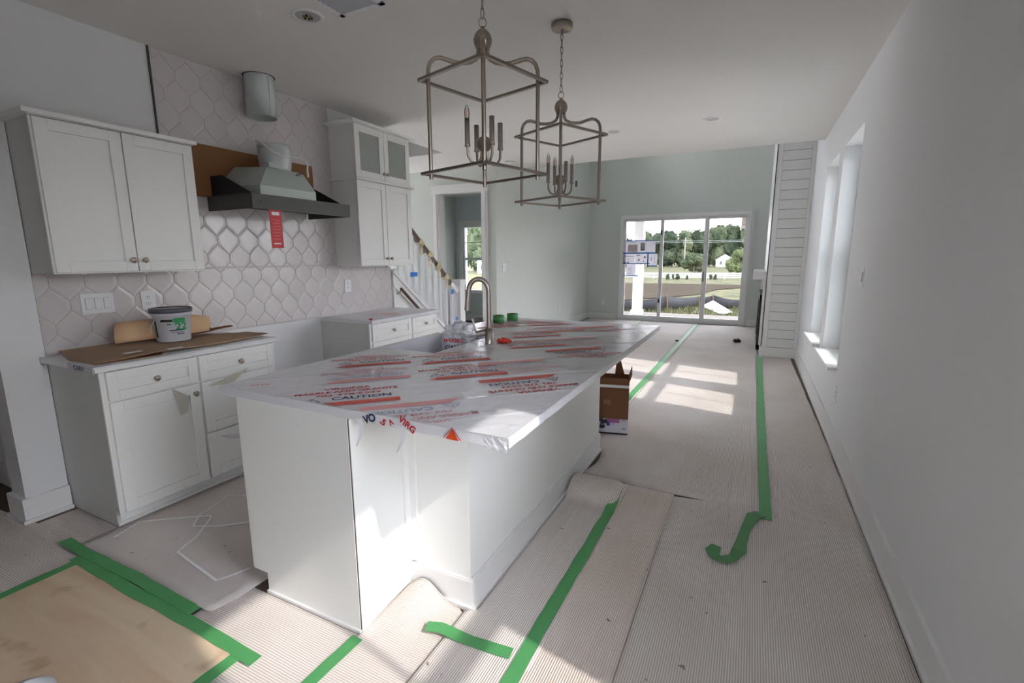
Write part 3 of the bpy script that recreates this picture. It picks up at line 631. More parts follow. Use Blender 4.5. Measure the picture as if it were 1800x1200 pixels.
# curled kraft paper behind the bucket
m = MB(); V = []; n = 14
for i in range(n + 1):
    a = PI * (0.02 + .96 * i / n)
    for k, (yy, sc) in enumerate(((1.5, 1.0), (1.62, 1.0), (1.97, .98), (2.06, .8))): V.append((-3.435 - .075 * math.cos(a), yy + .05 * math.cos(a), .945 + .125 * math.sin(a) * sc))
m.add(V, [(4 * i + k, 4 * i + k + 1, 4 * i + k + 5, 4 * i + k + 4) for i in range(n) for k in range(3)], True)
o = tag(m.build('kraft_paper', KRAFT), 'curled tan kraft paper lying between the bucket and the tiles', 'paper'); so = o.modifiers.new('thick', 'SOLIDIFY'); so.thickness = .0015
# bunched film at the left end of the counter
f = tag(MB().box(-3.2, -2.926, 1.156, 1.24, .9095, .911).box(-2.9285, -2.926, 1.156, 2.2, .9, .91).box(-3.2, -2.94, 1.1565, 1.159, .872, .91).build('counter_film', FILM), 'printed film bunched at the left end of the near counter', 'film')
tm = text_mesh('CARV', .034, 1.25, .03)
for v in tm.vertices: v.co = (v.co.x, -v.co.z, v.co.y)
link_mesh('printed_letters', tm, NAVY, f, (-3.08, 1.155, .893))
# film scraps on the cabinet fronts
def scrap(label, pts, mat=None):
    m = MB(); m.add(pts, [(0, 1, 2)] if len(pts) == 3 else [(0, 1, 2, 3)] if len(pts) == 4 else [tuple(range(len(pts)))])
    o = m.build('film_scrap', mat or CLEARF); so = o.modifiers.new('thick', 'SOLIDIFY'); so.thickness = .0008
    return tag(o, label, 'film', 'loose film scraps')
SCR = filmmat('yellowed_film', (212, 206, 192), .7, .3, .6, 30)
scrap('yellowish film scrap stuck beside the door knob of the left base cabinet', [(-2.944, 1.512, .712), (-2.944, 1.6, .64), (-2.938, 1.575, .55), (-2.94, 1.535, .545)], SCR)
scrap('film flap peeling off the top right drawer of the left base cabinet', [(-2.945, 1.71, .68), (-2.935, 1.98, .74), (-2.925, 1.85, .66)], SCR)
scrap('white film flap sticking out from the lowest drawer of the left base cabinet', [(-2.946, 1.75, .345), (-2.9, 1.86, .33), (-2.9, 1.9, .285), (-2.945, 1.82, .3)], FILM)

# ------------------------------------------------------------------ island
t = thing('kitchen_island', 'large white kitchen island cabinet with a stepped end', 'island', (0, 0, 0))
b = MB(); b.box(-1.886, -1.265, 1.226, 2.18, .1, .877); b.box(-1.886, -1.265, 2.91, 3.2, .1, .877); b.box(-1.886, -1.265, 2.18, 2.91, .1, .64); b.box(-1.58, -1.265, 2.18, 2.91, .64, .877); b.box(-1.80, -1.265, 1.226, 3.2, 0, .1); b.build('cabinet_body', CAB, t)
p = MB(); p.prism([(-1.886, .095), (-1.802, .095), (-1.802, 0), (-1.2685, 0), (-1.2685, .877), (-1.886, .877)], 'y', 1.206, 1.224); p.build('end_panel', CAB, t)
MB().box(-1.802, -1.262, 1.196, 1.206, 0, .018).build('shoe_moulding', TRIM, t)
MB().box(-1.2685, -1.2615, 1.2085, 1.224, 0.0, .876).build('raw_edge', M('raw_particle_board', (96, 76, 58), .9), t)
MB().box(-1.2615, -1.2585, 1.207, 1.52, 0, .877).build('return_panel', CAB, t)
q = MB(); q.box(-1.2585, -1.246, 1.478, 1.52, 0.14, .877); q.box(-1.2585, -1.214, 1.508, 1.52, .14, .877); q.build('corner_trim', CAB, t)
q = MB(); q.box(-1.265, -.9555, 1.52, 3.383, .0, .877); q.build('knee_wall', CAB, t)
q = MB(); q.box(-1.258, -.9395, 1.504, 1.52, 0, .128); q.box(-.9555, -.9395, 1.52, 3.383, 0, .128); q.box(-1.258, -.926, 1.492, 1.504, 0, .018); q.box(-.9395, -.926, 1.504, 3.383, 0, .018); q.box(-1.258, -.9435, 1.508, 1.52, .128, .134); q.box(-.9555, -.9435, 1.52, 3.383, .128, .134); q.build('baseboard', TRIM, t)
for k, (a, b_) in enumerate(((1.23, 1.69), (1.7, 2.16), (2.17, 2.97), (2.98, 3.38))):
    MB().box(-1.913, -1.894, a, b_, .105, .87 if k != 2 else .65).build('door', CAB, t)
MB().box(-1.9, -1.886, 1.212, 1.226, .09, .877).build('face_frame', CAB, t)
q = MB(); q.box(-1.60, -1.2, 3.2, 3.383, 0, .877); q.build('far_end_panel', CAB, t)
# counter slab with sink cut-out
S0, S1, T0, T1 = -2.02, -.627, 1.221, 3.868; SK = (2.19, 2.90, -1.60)
sl = thing('island_countertop', 'long pale stone slab covering the island', 'countertop', (0, 0, 0))
q = MB(); z0, z1 = .879, .9085
q.box(SK[2], S1, T0, T1, z0, z1); q.box(S0, SK[2], T0, SK[0], z0, z1); q.box(S0, SK[2], SK[1], T1, z0, z1); q.build('slab', STONE, sl)
sk = thing('farmhouse_sink', 'white apron front sink let into the island', 'sink', (0, 0, 0))
q = MB(); q.box(-2.06, -2.01, SK[0] + .01, SK[1] - .01, .66, .902); q.build('apron', CERAM, sk)
q = MB(); q.box(-2.01, SK[2] + .01, SK[0] + .01, SK[0] + .03, .66, .878); q.box(-2.01, SK[2] + .01, SK[1] - .03, SK[1] - .01, .66, .878); q.box(SK[2] - .01, SK[2] + .01, SK[0] + .01, SK[1] - .01, .66, .878); q.box(-2.01, SK[2] + .01, SK[0] + .01, SK[1] - .01, .65, .67); q.build('basin', CERAM, sk)
MB().cyl((-1.8, 2.54, .67), .045, .004, 18).build('drain', NICKEL, sk)
# film over the slab: grid with creases, skirts wrapped over front and right edges
def filmz(x, y):
    p_, q_ = (x + y) / 2 ** .5, (x - y) / 2 ** .5; z = 0.0
    for c0, a in ((-1.72, .003), (-2.02, .0022), (-2.36, .003), (-2.63, .0022), (-1.5, .003), (-3.1, .002)): z += a * math.exp(-((q_ - c0 + .025 * math.sin(3.1 * p_)) / .006) ** 2)
    d = math.hypot(x + .7, y - 1.3)
    if d < .42: z += .0035 * abs(noise.noise(Vector((x * 22, y * 22, 3)))) * (1 - d / .42)
    return z
fm = MB(); nx, ny = 150, 260; idx = {}
for j in range(ny + 1):
    for i in range(nx + 1):
        x = S0 - .003 + (S1 - S0 + .006) * i / nx; y = T0 - .003 + (T1 - T0 + .006) * j / ny
        idx[i, j] = len(fm.v); fm.v.append((x, y, .9098 + filmz(x, y)))
for j in range(ny):
    for i in range(nx):
        xc, yc = (fm.v[idx[i, j]][0] + fm.v[idx[i + 1, j]][0]) / 2, (fm.v[idx[i, j]][1] + fm.v[idx[i, j + 1]][1]) / 2
        if xc < SK[2] + .02 and SK[0] + .02 < yc < SK[1] - .02: continue
        fm.f.append((idx[i, j], idx[i + 1, j], idx[i + 1, j + 1], idx[i, j + 1])); fm.sm.append(True)
film = fm.build('protective_film', FILM); tag(film, 'printed clear protective film wrapped over the island countertop', 'film')
def skirt(name, fn, n, drop):
    m = MB(); V = []
    for i in range(n + 1):
        p, nrm = fn(i / n)
        for k in range(5):
            tt = k / 4; w_ = .002 + .0025 * abs(noise.noise(Vector((i * .35, k * .8, 1)))); d_ = drop * (1 + .1 * noise.noise(Vector((i * .2, 5, 2))))
            V.append((p[0] + nrm[0] * w_, p[1] + nrm[1] * w_, .9098 - d_ * tt))
    m.add(V, [(5 * i + k, 5 * i + k + 1, 5 * i + k + 6, 5 * i + k + 5) for i in range(n) for k in range(4)], True); o = m.build(name, FILM, film); return o
skirt('front_skirt', lambda t_: ((S0 + (S1 - S0) * t_, T0 - .003), (0, -1)), 120, .034)
skirt('right_skirt', lambda t_: ((S1 + .003, T0 + (T1 - T0) * t_), (1, 0)), 160, .034)
# crumpled corner of the film
cr_ = MB(); V = []; 
for i in range(9):
    for k in range(6):
        V.append((-.70 + .077 * i / 8 + .006 * noise.noise(Vector((i, k, 7))), T0 - .006 - .006 * abs(noise.noise(Vector((i * .9, k * .9, 4)))), .911 - .042 * k / 5 - .006 * (i / 8) * (k / 5)))
cr_.add(V, [(6 * i + k, 6 * i + k + 1, 6 * i + k + 7, 6 * i + k + 6) for i in range(8) for k in range(5)]); cr_.build('crumpled_corner', FILM, film)
# hanging torn strips of film at the front
for x0, l_ in ((-1.215, .10), (-1.03, .09)):
    m = MB(); V = []
    for k in range(8):
        s_ = k / 7; w_ = .014 * (1 - .75 * s_); V += [(x0 - w_ + .012 * math.sin(4 * s_), T0 - .008 - .01 * s_, .885 - l_ * s_), (x0 + w_ + .012 * math.sin(4 * s_), T0 - .006 - .014 * s_, .885 - l_ * s_)]
    m.add(V, [(2 * k, 2 * k + 1, 2 * k + 3, 2 * k + 2) for k in range(7)], True); m.build('torn_strip', FILM, film)
# print on the film
def join_text(lines):
    v, f = [], []
    for txt, size, sx, dx, dy in lines:
        me = text_mesh(txt, size, sx, .02); b0 = len(v)
        v += [(q.co.x + dx, q.co.y + dy, 0) for q in me.vertices]; f += [tuple(b0 + i for i in p.vertices) for p in me.polygons]
        bpy.data.meshes.remove(me)
    return v, f
def mesh_of(vf, name, mat):
    me = bpy.data.meshes.new(name); me.from_pydata(vf[0], [], vf[1]); me.materials.append(mat); me.update(); return me
redvf = join_text([('VIRGINIA', .043, -.185, -.02, .146), ('MARBLE AND GRANITE', .042, -.40, -.02, .098), ('703 378 5533', .038, -.25, -.015, .050)])
navvf = join_text([('CAUTION', .054, -.225, .035, -.003)])
a_ = len(navvf[0]); tri = [(-.185, -.03), (-.115, -.03), (-.15, .025)]; tri2 = [(-.176, -.0255), (-.124, -.0255), (-.15, .0165)]
navvf[0].extend([(*p, 0) for p in tri + tri2]); navvf[1].extend([(a_, a_ + 1, a_ + 4, a_ + 3), (a_ + 1, a_ + 2, a_ + 5, a_ + 4), (a_ + 2, a_, a_ + 3, a_ + 5)])
a_ = len(navvf[0]); navvf[0].extend([(-.152, -.012, 0), (-.148, -.012, 0), (-.147, .006, 0), (-.153, .006, 0), (-.152, -.02, 0), (-.148, -.02, 0), (-.148, -.0165, 0), (-.152, -.0165, 0)]); navvf[1].extend([(a_, a_ + 1, a_ + 2, a_ + 3), (a_ + 4, a_ + 5, a_ + 6, a_ + 7)])
barvf = ([(-.2, -.095, 0), (.175, -.095, 0), (.175, -.048, 0), (-.15, -.048, 0)], [(0, 1, 2, 3)])
fine = ([], [])
for row in range(3):
    x = -.15 + .012 * row
    while x < .15:
        l_ = random.uniform(.008, .03); yy = -.06 - .012 * row; b0 = len(fine[0])
        fine[0].extend([(x, yy - .0022, .0004), (x + l_, yy - .0022, .0004), (x + l_, yy + .0022, .0004), (x, yy + .0022, .0004)]); fine[1].append((b0, b0 + 1, b0 + 2, b0 + 3)); x += l_ + .007
FINE = M('fine_print', (226, 140, 130), .5)
SETS = {0: [(mesh_of(redvf, 'red_lettering', RED), 'red_lettering'), (mesh_of(navvf, 'navy_lettering', NAVY), 'navy_lettering'), (mesh_of(barvf, 'red_bar', REDL), 'red_bar'), (mesh_of(fine, 'fine_print', FINE), 'fine_print')],
        1: [(mesh_of(redvf, 'faded_lettering', REDF), 'faded_lettering'), (mesh_of(navvf, 'faded_caution', NAVYF), 'faded_caution'), (mesh_of(barvf, 'faded_bar', REDLF), 'faded_bar')]}
BLK = [(-1.364, 1.336, 0, 0), (-1.548, 1.633, 0, 1), (-1.742, 1.881, 0, 0), (-1.409, 2.133, 0, 0), (-1.175, 1.883, 0, 0), (-1.352, 3.035, 0, 0), (-1.184, 2.694, 0, 0), (-1.27, 3.33, 0, 0), (-1.48, 3.60, 0, 0), (-1.02, 3.52, 1, 0), (-1.80, 3.33, 0, 0),
       (-.861, 1.824, 1, 0), (-1.04, 2.122, 1, 1), (-1.052, 1.305, 1, 1), (-.858, 2.584, 1, 0), (-1.0, 2.94, 1, 1), (-1.72, 3.62, 0, 1)]
for k, (x, y, inv, faded) in enumerate(BLK):
    for me, nm in SETS[faded]:
        A = PI / 4 + (PI if inv else 0); W_ = Matrix.Translation((x, y, .9128)) @ Matrix.Rotation(A, 4, 'Z'); cw = [W_ @ v.co for v in me.vertices]
        if min(c.x for c in cw) < S0 + .004 or max(c.x for c in cw) > S1 - .004 or min(c.y for c in cw) < T0 + .004 or max(c.y for c in cw) > T1 - .004 or any(c.x < SK[2] + .03 and SK[0] < c.y < SK[1] for c in cw):
            bm = bmesh.new(); bm.from_mesh(me); bm.transform(W_)
            for co, no in (((S0 + .004, 0, 0), (-1, 0, 0)), ((S1 - .004, 0, 0), (1, 0, 0)), ((0, T0 + .004, 0), (0, -1, 0)), ((0, T1 - .004, 0), (0, 1, 0))):
                bmesh.ops.bisect_plane(bm, geom=bm.verts[:] + bm.edges[:] + bm.faces[:], plane_co=co, plane_no=no, clear_outer=True)
            kill = [f for f in bm.faces if (lambda c: c.x < SK[2] + .02 and SK[0] - .0 < c.y < SK[1] + .0)(f.calc_center_median())]
            bmesh.ops.delete(bm, geom=kill, context='FACES')
            if not bm.faces: bm.free(); continue
            bm.transform(W_.inverted()); m2 = me.copy(); bm.to_mesh(m2); bm.free(); me = m2
        o = link_mesh(nm, me, None, film, (x, y, .9128 + .0003 * (nm in ('fine_print',))), A)
# print on the front skirt
def skirt_text(txt, size, x, z, rot, mat):
    tm = text_mesh(txt, size, 1.0, .035); o = link_mesh('skirt_print', tm, mat, film, (x, T0 - .0088, z)); o.rotation_euler = (PI / 2, rot, 0)
skirt_text('VO', .04, -1.165, .892, -.35, NAVY); skirt_text('.5', .034, -1.105, .89, .5, RED); skirt_text('V', .03, -1.07, .896, 2.6, RED); skirt_text('VIRG', .034, -1.0, .896, .55, RED)
m = MB(); m.add([(-.845, T0 - .009, .874), (-.795, T0 - .009, .874), (-.82, T0 - .009, .911)], [(0, 1, 2)]); m.build('orange_triangle', M('orange_print', (236, 84, 30), .5), film)
m = MB(); a_ = [(-.855, .872), (-.785, .872), (-.82, .919)]; 
m.tube([(-.853, T0 - .0095, .876), (-.82, T0 - .0095, .9145), (-.787, T0 - .0095, .876)], .0015, 5); m.build('triangle_outline', RED, film)
tm = text_mesh('VITE', .03, 1.3, .02); o = link_mesh('red_lettering', tm, RED, film, (-1.86, 1.3, .9128), PI / 4)
# crumpled film in the sink and red scrap
def crumple(name, label, cat, c, r, mat, seed, sc=(1, 1, 1), group=None):
    bm = bmesh.new(); bmesh.ops.create_icosphere(bm, subdivisions=4, radius=1)
    for v in bm.verts:
        d = v.co.normalized(); k = 1 + .55 * noise.noise(d * 2.2 + Vector((seed, 0, 0))) + .28 * abs(noise.noise(d * 6 + Vector((0, seed, 0))))
        v.co = Vector((d.x * k * r * sc[0], d.y * k * r * sc[1], d.z * k * r * sc[2]))
    me = bpy.data.meshes.new(name); bm.to_mesh(me); bm.free(); o = link_mesh(name, me, mat, None, c); return tag(o, label, cat, group)
cf = crumple('crumpled_film', 'crumpled clear film bunched in the sink under the faucet', 'film', (-1.72, 2.66, .93), .1, HAZEF, 3, (.9, 1.3, .85))
tm = text_mesh('MARBLE', .034, 1.1, .02)
for v in tm.vertices: v.co = (v.co.x, 0, v.co.y)
link_mesh('printed_letters', tm, RED, cf, (.04, -.13, -.005), .3)
tm = text_mesh('CAU', .04, 1.1, .02)
for v in tm.vertices: v.co = (v.co.x, 0, v.co.y)
link_mesh('printed_letters', tm, NAVY, cf, (.03, -.135, -.05), .3)
crumple('red_scrap', 'crumpled bright red film scrap beside the faucet base', 'film', (-1.395, 2.68, .922), .032, M('red_scrap', (226, 70, 48), .4), 9, (1.3, .9, .5))

# faucet
t = thing('faucet', 'brushed nickel gooseneck kitchen faucet standing on the island', 'faucet', (-1.458, 2.60, .9095))
MB().lathe((0, 0, 0), [(.001, 0), (.03, 0), (.0275, .006), (.0265, .1), (.001, .1)], 24).build('base', NICKEL, t)
pts = [(0, 0, .09), (0, 0, .32)]
dv = Vector((-.93, -.36, 0)).normalized()
for k in range(1, 15):
    a = PI * k / 15 * 1.06; pts.append(tuple(dv * (.062 * (1 - math.cos(a))) + Vector((0, 0, .335 + .072 * math.sin(a)))))
e_ = Vector(pts[-1]); pts.append(tuple(e_ + Vector((dv.x * .006, dv.y * .006, -.035))))
MB().tube(pts, .0155, 14).build('spout', NICKEL, t)
e2 = Vector(pts[-1]); MB().tube([e2, e2 + Vector((dv.x * .008, dv.y * .008, -.09))], .0165, 14).build('spray_head', NICKEL, t)
MB().tube([Vector((-.02, -.01, .075)), Vector((-.07, -.03, .062))], .022, 16).build('valve', NICKEL, t)
MB().tube([Vector((-.07, -.03, .065)), Vector((-.1, -.04, .16))], .006, 10).build('lever', NICKEL, t)
# tape rolls
for k, (x, y, lb) in enumerate(((-1.872, 3.505, 'green masking tape roll on the island nearer the faucet'), (-1.822, 3.665, 'green masking tape roll on the island farther from the faucet'))):
    t = thing('tape_roll', lb, 'tape roll', (x, y, .912), 0, 'green tape rolls on the island')
    MB().lathe((0, 0, 0), [(.037, 0), (.048, 0), (.048, .06), (.037, .06), (.037, 0)], 28).build('tape', GREEN, t)
    MB().lathe((0, 0, 0), [(.034, .001), (.037, .001), (.037, .059), (.034, .059), (.034, .001)], 24).build('core', CARD, t)

# ------------------------------------------------------------------ carton behind the island
t = thing('cardboard_box', 'open brown carton with a white printed band beside the island', 'box', (-1.055, 3.70, 0.0085), 0.22)
BW, BD, BH = .243, .30, .44
q = MB(); q.box(0, BW, 0, .005, 0, BH); q.box(0, BW, BD - .005, BD, 0, BH); q.box(0, .005, 0, BD, 0, BH); q.box(BW - .005, BW, 0, BD, 0, BH); q.box(0, BW, 0, BD, 0, .005); q.build('carton', CARD, t)
m = MB(); m.add([(0, 0, BH), (BW, 0, BH), (BW - .02, -.012, BH + .04), (.03, -.012, BH + .04)], [(0, 1, 2, 3)]); o = m.build('flap', CARD, t); so = o.modifiers.new('t', 'SOLIDIFY'); so.thickness = .004
m = MB(); m.add([(BW, 0, BH), (BW, BD, BH), (BW + .02, BD - .02, BH + .08), (BW + .02, .03, BH + .06)], [(0, 1, 2, 3)]); o = m.build('flap', CARD, t); so = o.modifiers.new('t', 'SOLIDIFY'); so.thickness = .004
m = MB(); m.add([(.12, BD, BH), (.2, BD, BH), (.15, BD + .01, BH + .17), (.135, BD + .01, BH + .19)], [(0, 1, 2, 3)]); o = m.build('flap', CARD, t); so = o.modifiers.new('t', 'SOLIDIFY'); so.thickness = .004
MB().box(.0, BW, -.0012, 0, BH - .045, BH - .022).build('tape_band', WHITEP, t)
MB().box(.04, .1, -.0012, 0, .25, .29).build('label_patch', M('patch_tan', (138, 104, 78), .6), t)
MB().box(.0, BW, -.0012, 0, .012, .13).build('printed_band', M('band_white', (206, 204, 216), .5), t)
MB().box(.06, BW * .72, -.0018, -.0012, .098, .13).build('magenta_print', M('magenta_print', (170, 92, 160), .5, var=.3, vscale=14), t)
MB().box(.07, .1, -.0018, -.0012, .07, .105).build('blue_print', M('blue_print', (56, 66, 150), .5), t)
m = MB()
for k in range(9): x = .005 + random.uniform(0, .055); z = .03 + random.uniform(0, .09); m.box(x, x + .03, -.0022 - k * .0001, -.0012, z, z + .025)
m.build('dark_print', M('dark_print', (34, 36, 42), .5, var=.4, vscale=60), t)
MB().box(.0, BW, -.0016, 0, .0, .013).build('black_edge', BLACK, t)
for z, x0, x1 in ((.118, .19, .225), (.045, .19, .225), (.055, .2, .225), (.085, .11, .135)): MB().box(x0, x1, -.0022, -.0016, z, z + .005).build('printed_line', M('grey_print', (110, 108, 120), .5), t)

# ------------------------------------------------------------------ lanterns
def lantern(label, y, zc, bulbs, dz, rot):
    """zc: z of the ball centre; every other height is relative to the first lantern"""
    t = thing('lantern_pendant', label, 'pendant lamp', (-1.10, y, 0), rot, 'lantern pendants over the island')
    z = lambda v: v + dz
    MB().lathe((0, 0, 0), [(.001, ZC - .03), (.058, ZC - .03), (.062, ZC - .024), (.062, ZC), (.001, ZC)], 28).build('canopy', NICKELD, t)
    MB().tube([(0, 0, ZC - .06), (0, 0, ZC - .03)], .006, 8).build('canopy_loop', NICKELD, t)
    zt = z(2.445); n = max(3, int(round((ZC - .055 - zt) / .036))); step = (ZC - .055 - zt) / n
    lk = MB(); pts = []
    for k in range(16):
        a = 2 * PI * k / 16; pts.append((.0075 * math.cos(a), 0, .0235 * math.sin(a)))
    lk.tube(pts, .0021, 6, closed=True); lme = lk.mesh('chain_link'); lme.materials.append(NICKELD)
    for k in range(n): link_mesh('chain_link', lme, None, t, (0, 0, zt + step * (k + .5)), (k % 2) * PI / 2 + .4)
    pts = [(.016 * math.cos(2 * PI * k / 20), 0, z(2.427) + .02 * math.sin(2 * PI * k / 20)) for k in range(20)]
    MB().tube(pts, .0024, 6, closed=True).build('hanging_ring', NICKELD, t)
    b = MB(); b.lathe((0, 0, z(2.361)), [(.001, .05), (.008, .05), (.008, .042), (.02, .036), (.034, .02), (.04, 0), (.037, -.018), (.03, -.034), (.001, -.034)], 24); b.build('finial_ball', NICKELD, t)
    prof = [(.018, 2.34), (.02, 2.305), (.03, 2.285), (.055, 2.272), (.085, 2.268), (.12, 2.270), (.155, 2.281), (.185, 2.289), (.208, 2.284), (.226, 2.268), (.2345, 2.245), (.2365, 2.215), (.2365, 1.791)]
    for k in range(4):
        a = k * PI / 2; MB().tube([(r_ * math.cos(a), r_ * math.sin(a), z(zz)) for r_, zz in prof], .0088, 10).build('rod', NICKELD, t)
    for zz, nm in ((2.198, 'top_bar'), (1.814, 'bottom_bar')):
        for k in range(4):
            a, b2 = k * PI / 2, (k + 1) * PI / 2; H = .276
            MB().bar((H * math.cos(a), H * math.sin(a), z(zz)), (H * math.cos(b2), H * math.sin(b2), z(zz)), .016, .011).build(nm, NICKELD, t)
    MB().tube([(0, 0, z(2.33)), (0, 0, z(1.9))], .006, 8).build('stem', NICKELD, t)
    MB().sphere((0, 0, z(1.94)), .034, 20, 12).build('hub', NICKELD, t)
    for k in range(4):
        a = math.radians(25) + k * PI / 2; ca, sa = math.cos(a), math.sin(a); P = [(.012, 1.93), (.014, 1.885), (.025, 1.862), (.045, 1.855), (.065, 1.864), (.078, 1.885), (.08, 1.925)]
        am = MB().tube([(r_ * ca, r_ * sa, z(zz)) for r_, zz in P], .0055, 8).build('arm', NICKELD, t)
        cd = MB(); cd.lathe((.08 * ca, .08 * sa, z(1.922)), [(.001, 0), (.0125, 0), (.0125, .008), (.011, .012), (.011, .115), (.0085, .115), (.0085, .105), (.001, .105)], 16); cd.build('candle_sleeve', NICKEL, am)
        if k in bulbs:
            MB().lathe((.08 * ca, .08 * sa, z(2.037)), [(.008, -.01), (.0095, .0), (.0105, .012), (.0115, .022), (.010, .036), (.0055, .05), (.001, .058)], 14).build('bulb', BULBG, am)
            MB().lathe((.08 * ca, .08 * sa, z(2.04)), [(.001, 0), (.0045, .004), (.0045, .032), (.001, .038)], 8).build('filament', FILAM, am)
    return t
ang1 = math.atan2(1.94, -1.10) + PI / 2   # one diagonal across the line of sight
ang2 = math.atan2(2.88, -1.10) + PI / 2
lantern('square nickel lantern pendant nearer the camera, with a single bulb fitted', 1.94, 2.361, (0,), 0.0, ang1)
lantern('square nickel lantern pendant farther away, with three bulbs fitted', 2.88, 2.335, (0, 2, 3), -.026, ang2)

# ------------------------------------------------------------------ ceiling fittings
def can_light(label, x, y, r=.082, open_=False):
    t = thing('recessed_light', label, 'ceiling light', (x, y, ZC), 0, 'recessed ceiling lights')
    MB().lathe((0, 0, 0), [(r * .72, -.001), (r * .78, -.006), (r, -.005), (r, 0)], 32).build('trim_ring', WHITEP, t)
    MB().lathe((0, 0, 0), [(r * .74, -.002), (r * .6, -.0015), (.001, -.001)], 32).build('lens', M('lens_grey', (186, 184, 182), .4), t)
    if open_:
        for k in range(6): a = k * PI / 3; MB().cyl((.02 * math.cos(a), .02 * math.sin(a), -.012), .006, .01, 8).build('lamp_pin', M('lamp_pin_%d' % (k % 2), ((150, 120, 60), (60, 56, 54))[k % 2], .5, metal=.5), t)
    return t
can_light('round ceiling light with exposed fittings beside the air vent', -2.345, 2.145, .09, True)
can_light('round recessed light in the ceiling, near the far lantern', -1.46, 5.425, .085)
can_light('round recessed light in the ceiling toward the right wall', -.465, 5.405, .085)
t = thing('smoke_detector', 'small round smoke detector on the ceiling near the living room wall', 'smoke detector', (-3.2, 6.37, ZC))
MB().lathe((0, 0, 0), [(.001, -.035), (.045, -.035), (.06, -.022), (.065, -.004), (.065, 0)], 24).build('body', WHITEP, t)
MB().lathe((0, 0, 0), [(.062, -.012), (.0665, -.012), (.0665, -.007), (.062, -.007)], 24).build('slot_ring', M('detector_grey', (150, 150, 150), .5), t)
t = thing('smoke_detector', 'round detector on the ceiling of the room behind the hall opening', 'smoke detector', (-5.4, 8.4, ZC))
MB().lathe((0, 0, 0), [(.001, -.035), (.05, -.035), (.07, -.022), (.075, 0)], 24).build('body', WHITEP, t)
t = thing('air_vent', 'rectangular white slatted air vent in the kitchen ceiling', 'vent', (-2.02, 2.11, ZC))
q = MB(); L, W = .155, .125; q.box(-L, L, -W, -W + .03, -.008, 0); q.box(-L, L, W - .03, W, -.008, 0); q.box(-L, -L + .03, -W, W, -.008, 0); q.box(L - .03, L, -W, W, -.008, 0); q.build('frame', WHITEP, t)
MB().box(-L + .03, L - .03, -W + .03, W - .03, -.0015, -.0005).build('duct_opening', M('vent_dark', (70, 72, 76), .7), t)
for k in range(6):
    yy = -W + .047 + k * .031; m = MB(); m.add([(-L + .03, yy - .008, -.002), (L - .03, yy - .008, -.002), (L - .03, yy + .01, -.012), (-L + .03, yy + .01, -.012)], [(0, 1, 2, 3)]); o = m.build('slat', M('slat_grey', (196, 200, 206), .4), t); so = o.modifiers.new('t', 'SOLIDIFY'); so.thickness = .001

# ------------------------------------------------------------------ protective paper on the floor
def paper(label, poly_x, y0, y1, mat, hfun=None, nx=24, ny=60, wav=.004, z0=.003, seed=0, edge=None):
    """sheet between x0(y)..x1(y); hfun adds height"""
    m = MB(); x0, x1 = poly_x
    for j in range(ny + 1):
        y = y0 + (y1 - y0) * j / ny
        a = x0(y) if callable(x0) else x0; b = x1(y) if callable(x1) else x1
        for i in range(nx + 1):
            x = a + (b - a) * i / nx; h = wav * max(0, noise.noise(Vector((x * 1.3 + seed, y * 1.6, seed)))) + wav * .5 * max(0, noise.noise(Vector((x * .7, y * 4.5, seed + 4))))
            ex = min(i, nx - i) / nx; h += (hfun(x, y) if hfun else 0)
            m.v.append((x, y, z0 + h))
    for j in range(ny):
        for i in range(nx): m.f.append((j * (nx + 1) + i, j * (nx + 1) + i + 1, (j + 1) * (nx + 1) + i + 1, (j + 1) * (nx + 1) + i)); m.sm.append(True)
    o = m.build('floor_paper', mat); so = o.modifiers.new('thick', 'SOLIDIFY'); so.thickness = .0025; so.offset = 1
    return tag(o, label, 'floor paper')
curl = lambda x, y: (.075 * math.sin(PI * min(1, max(0, (y - 2.56) / .33))) * min(1, max(0, (-.62 - x) / .06 + .35))) if y > 2.56 else 0
paper('ribbed paper strip along the island side, its far end curled up', (lambda y: -.922 if y > 1.49 else -.965, -.60), -1.5, 2.885, PAPER_Y, curl, 20, 150, .003, .006, 2)
paper('wide ribbed floor paper along the right wall from the foreground to the chase', (lambda y: -.34 if y < 2.885 else .16, lambda y: .621 - .012 * abs(noise.noise(Vector((0, y * 1.7, 1)))) - max(0, (y - 4.2) * .012)), -1.5, 7.76, PAPER_Y, None, 24, 140, .006, .003, 3)
paper('warm pale ribbed paper strip between the long green tape and the grey sheet', (-.64, -.33), -1.5, 2.885, PAPER_W, None, 12, 60, .003, .0065, 5)
paper('long ribbed floor paper in the sunlit middle of the living area', (lambda y: -.94 + (.045 if 2.95 < y < 3.4 else 0) * math.sin(PI * (y - 2.95) / .45) if y < 3.42 else -1.03, .168), 2.895, 10.95, PAPER_Y, None, 24, 110, .012, .003, 8)
paper('ribbed floor paper on the left side of the living area', (-3.4, -1.01), 3.9, 11.0, PAPER_Y, None, 24, 90, .008, .0025, 11)
paper('ribbed floor paper covering the kitchen aisle left of the island', (-3.0, lambda y: -1.885 if y < 1.3 else -1.81), 1.0, 3.9, PAPER_Y, lambda x, y: .022 * max(0, 1 - (y - 1.0) / .12) * max(0, (x + 2.3) / .45), 20, 50, .005, .004, 14)
def bump_front(x, y):
    h = .085 * math.exp(-((x + 1.17) / .085) ** 2) * max(0, (y - 1.18) / .33) ** 1.3
    h += .012 * math.exp(-((x + 1.55) / .18) ** 2) * math.exp(-((y - 1.03) / .09) ** 2)
    return h
def fy1(x): return 1.195
m = MB(); nx, ny = 70, 60
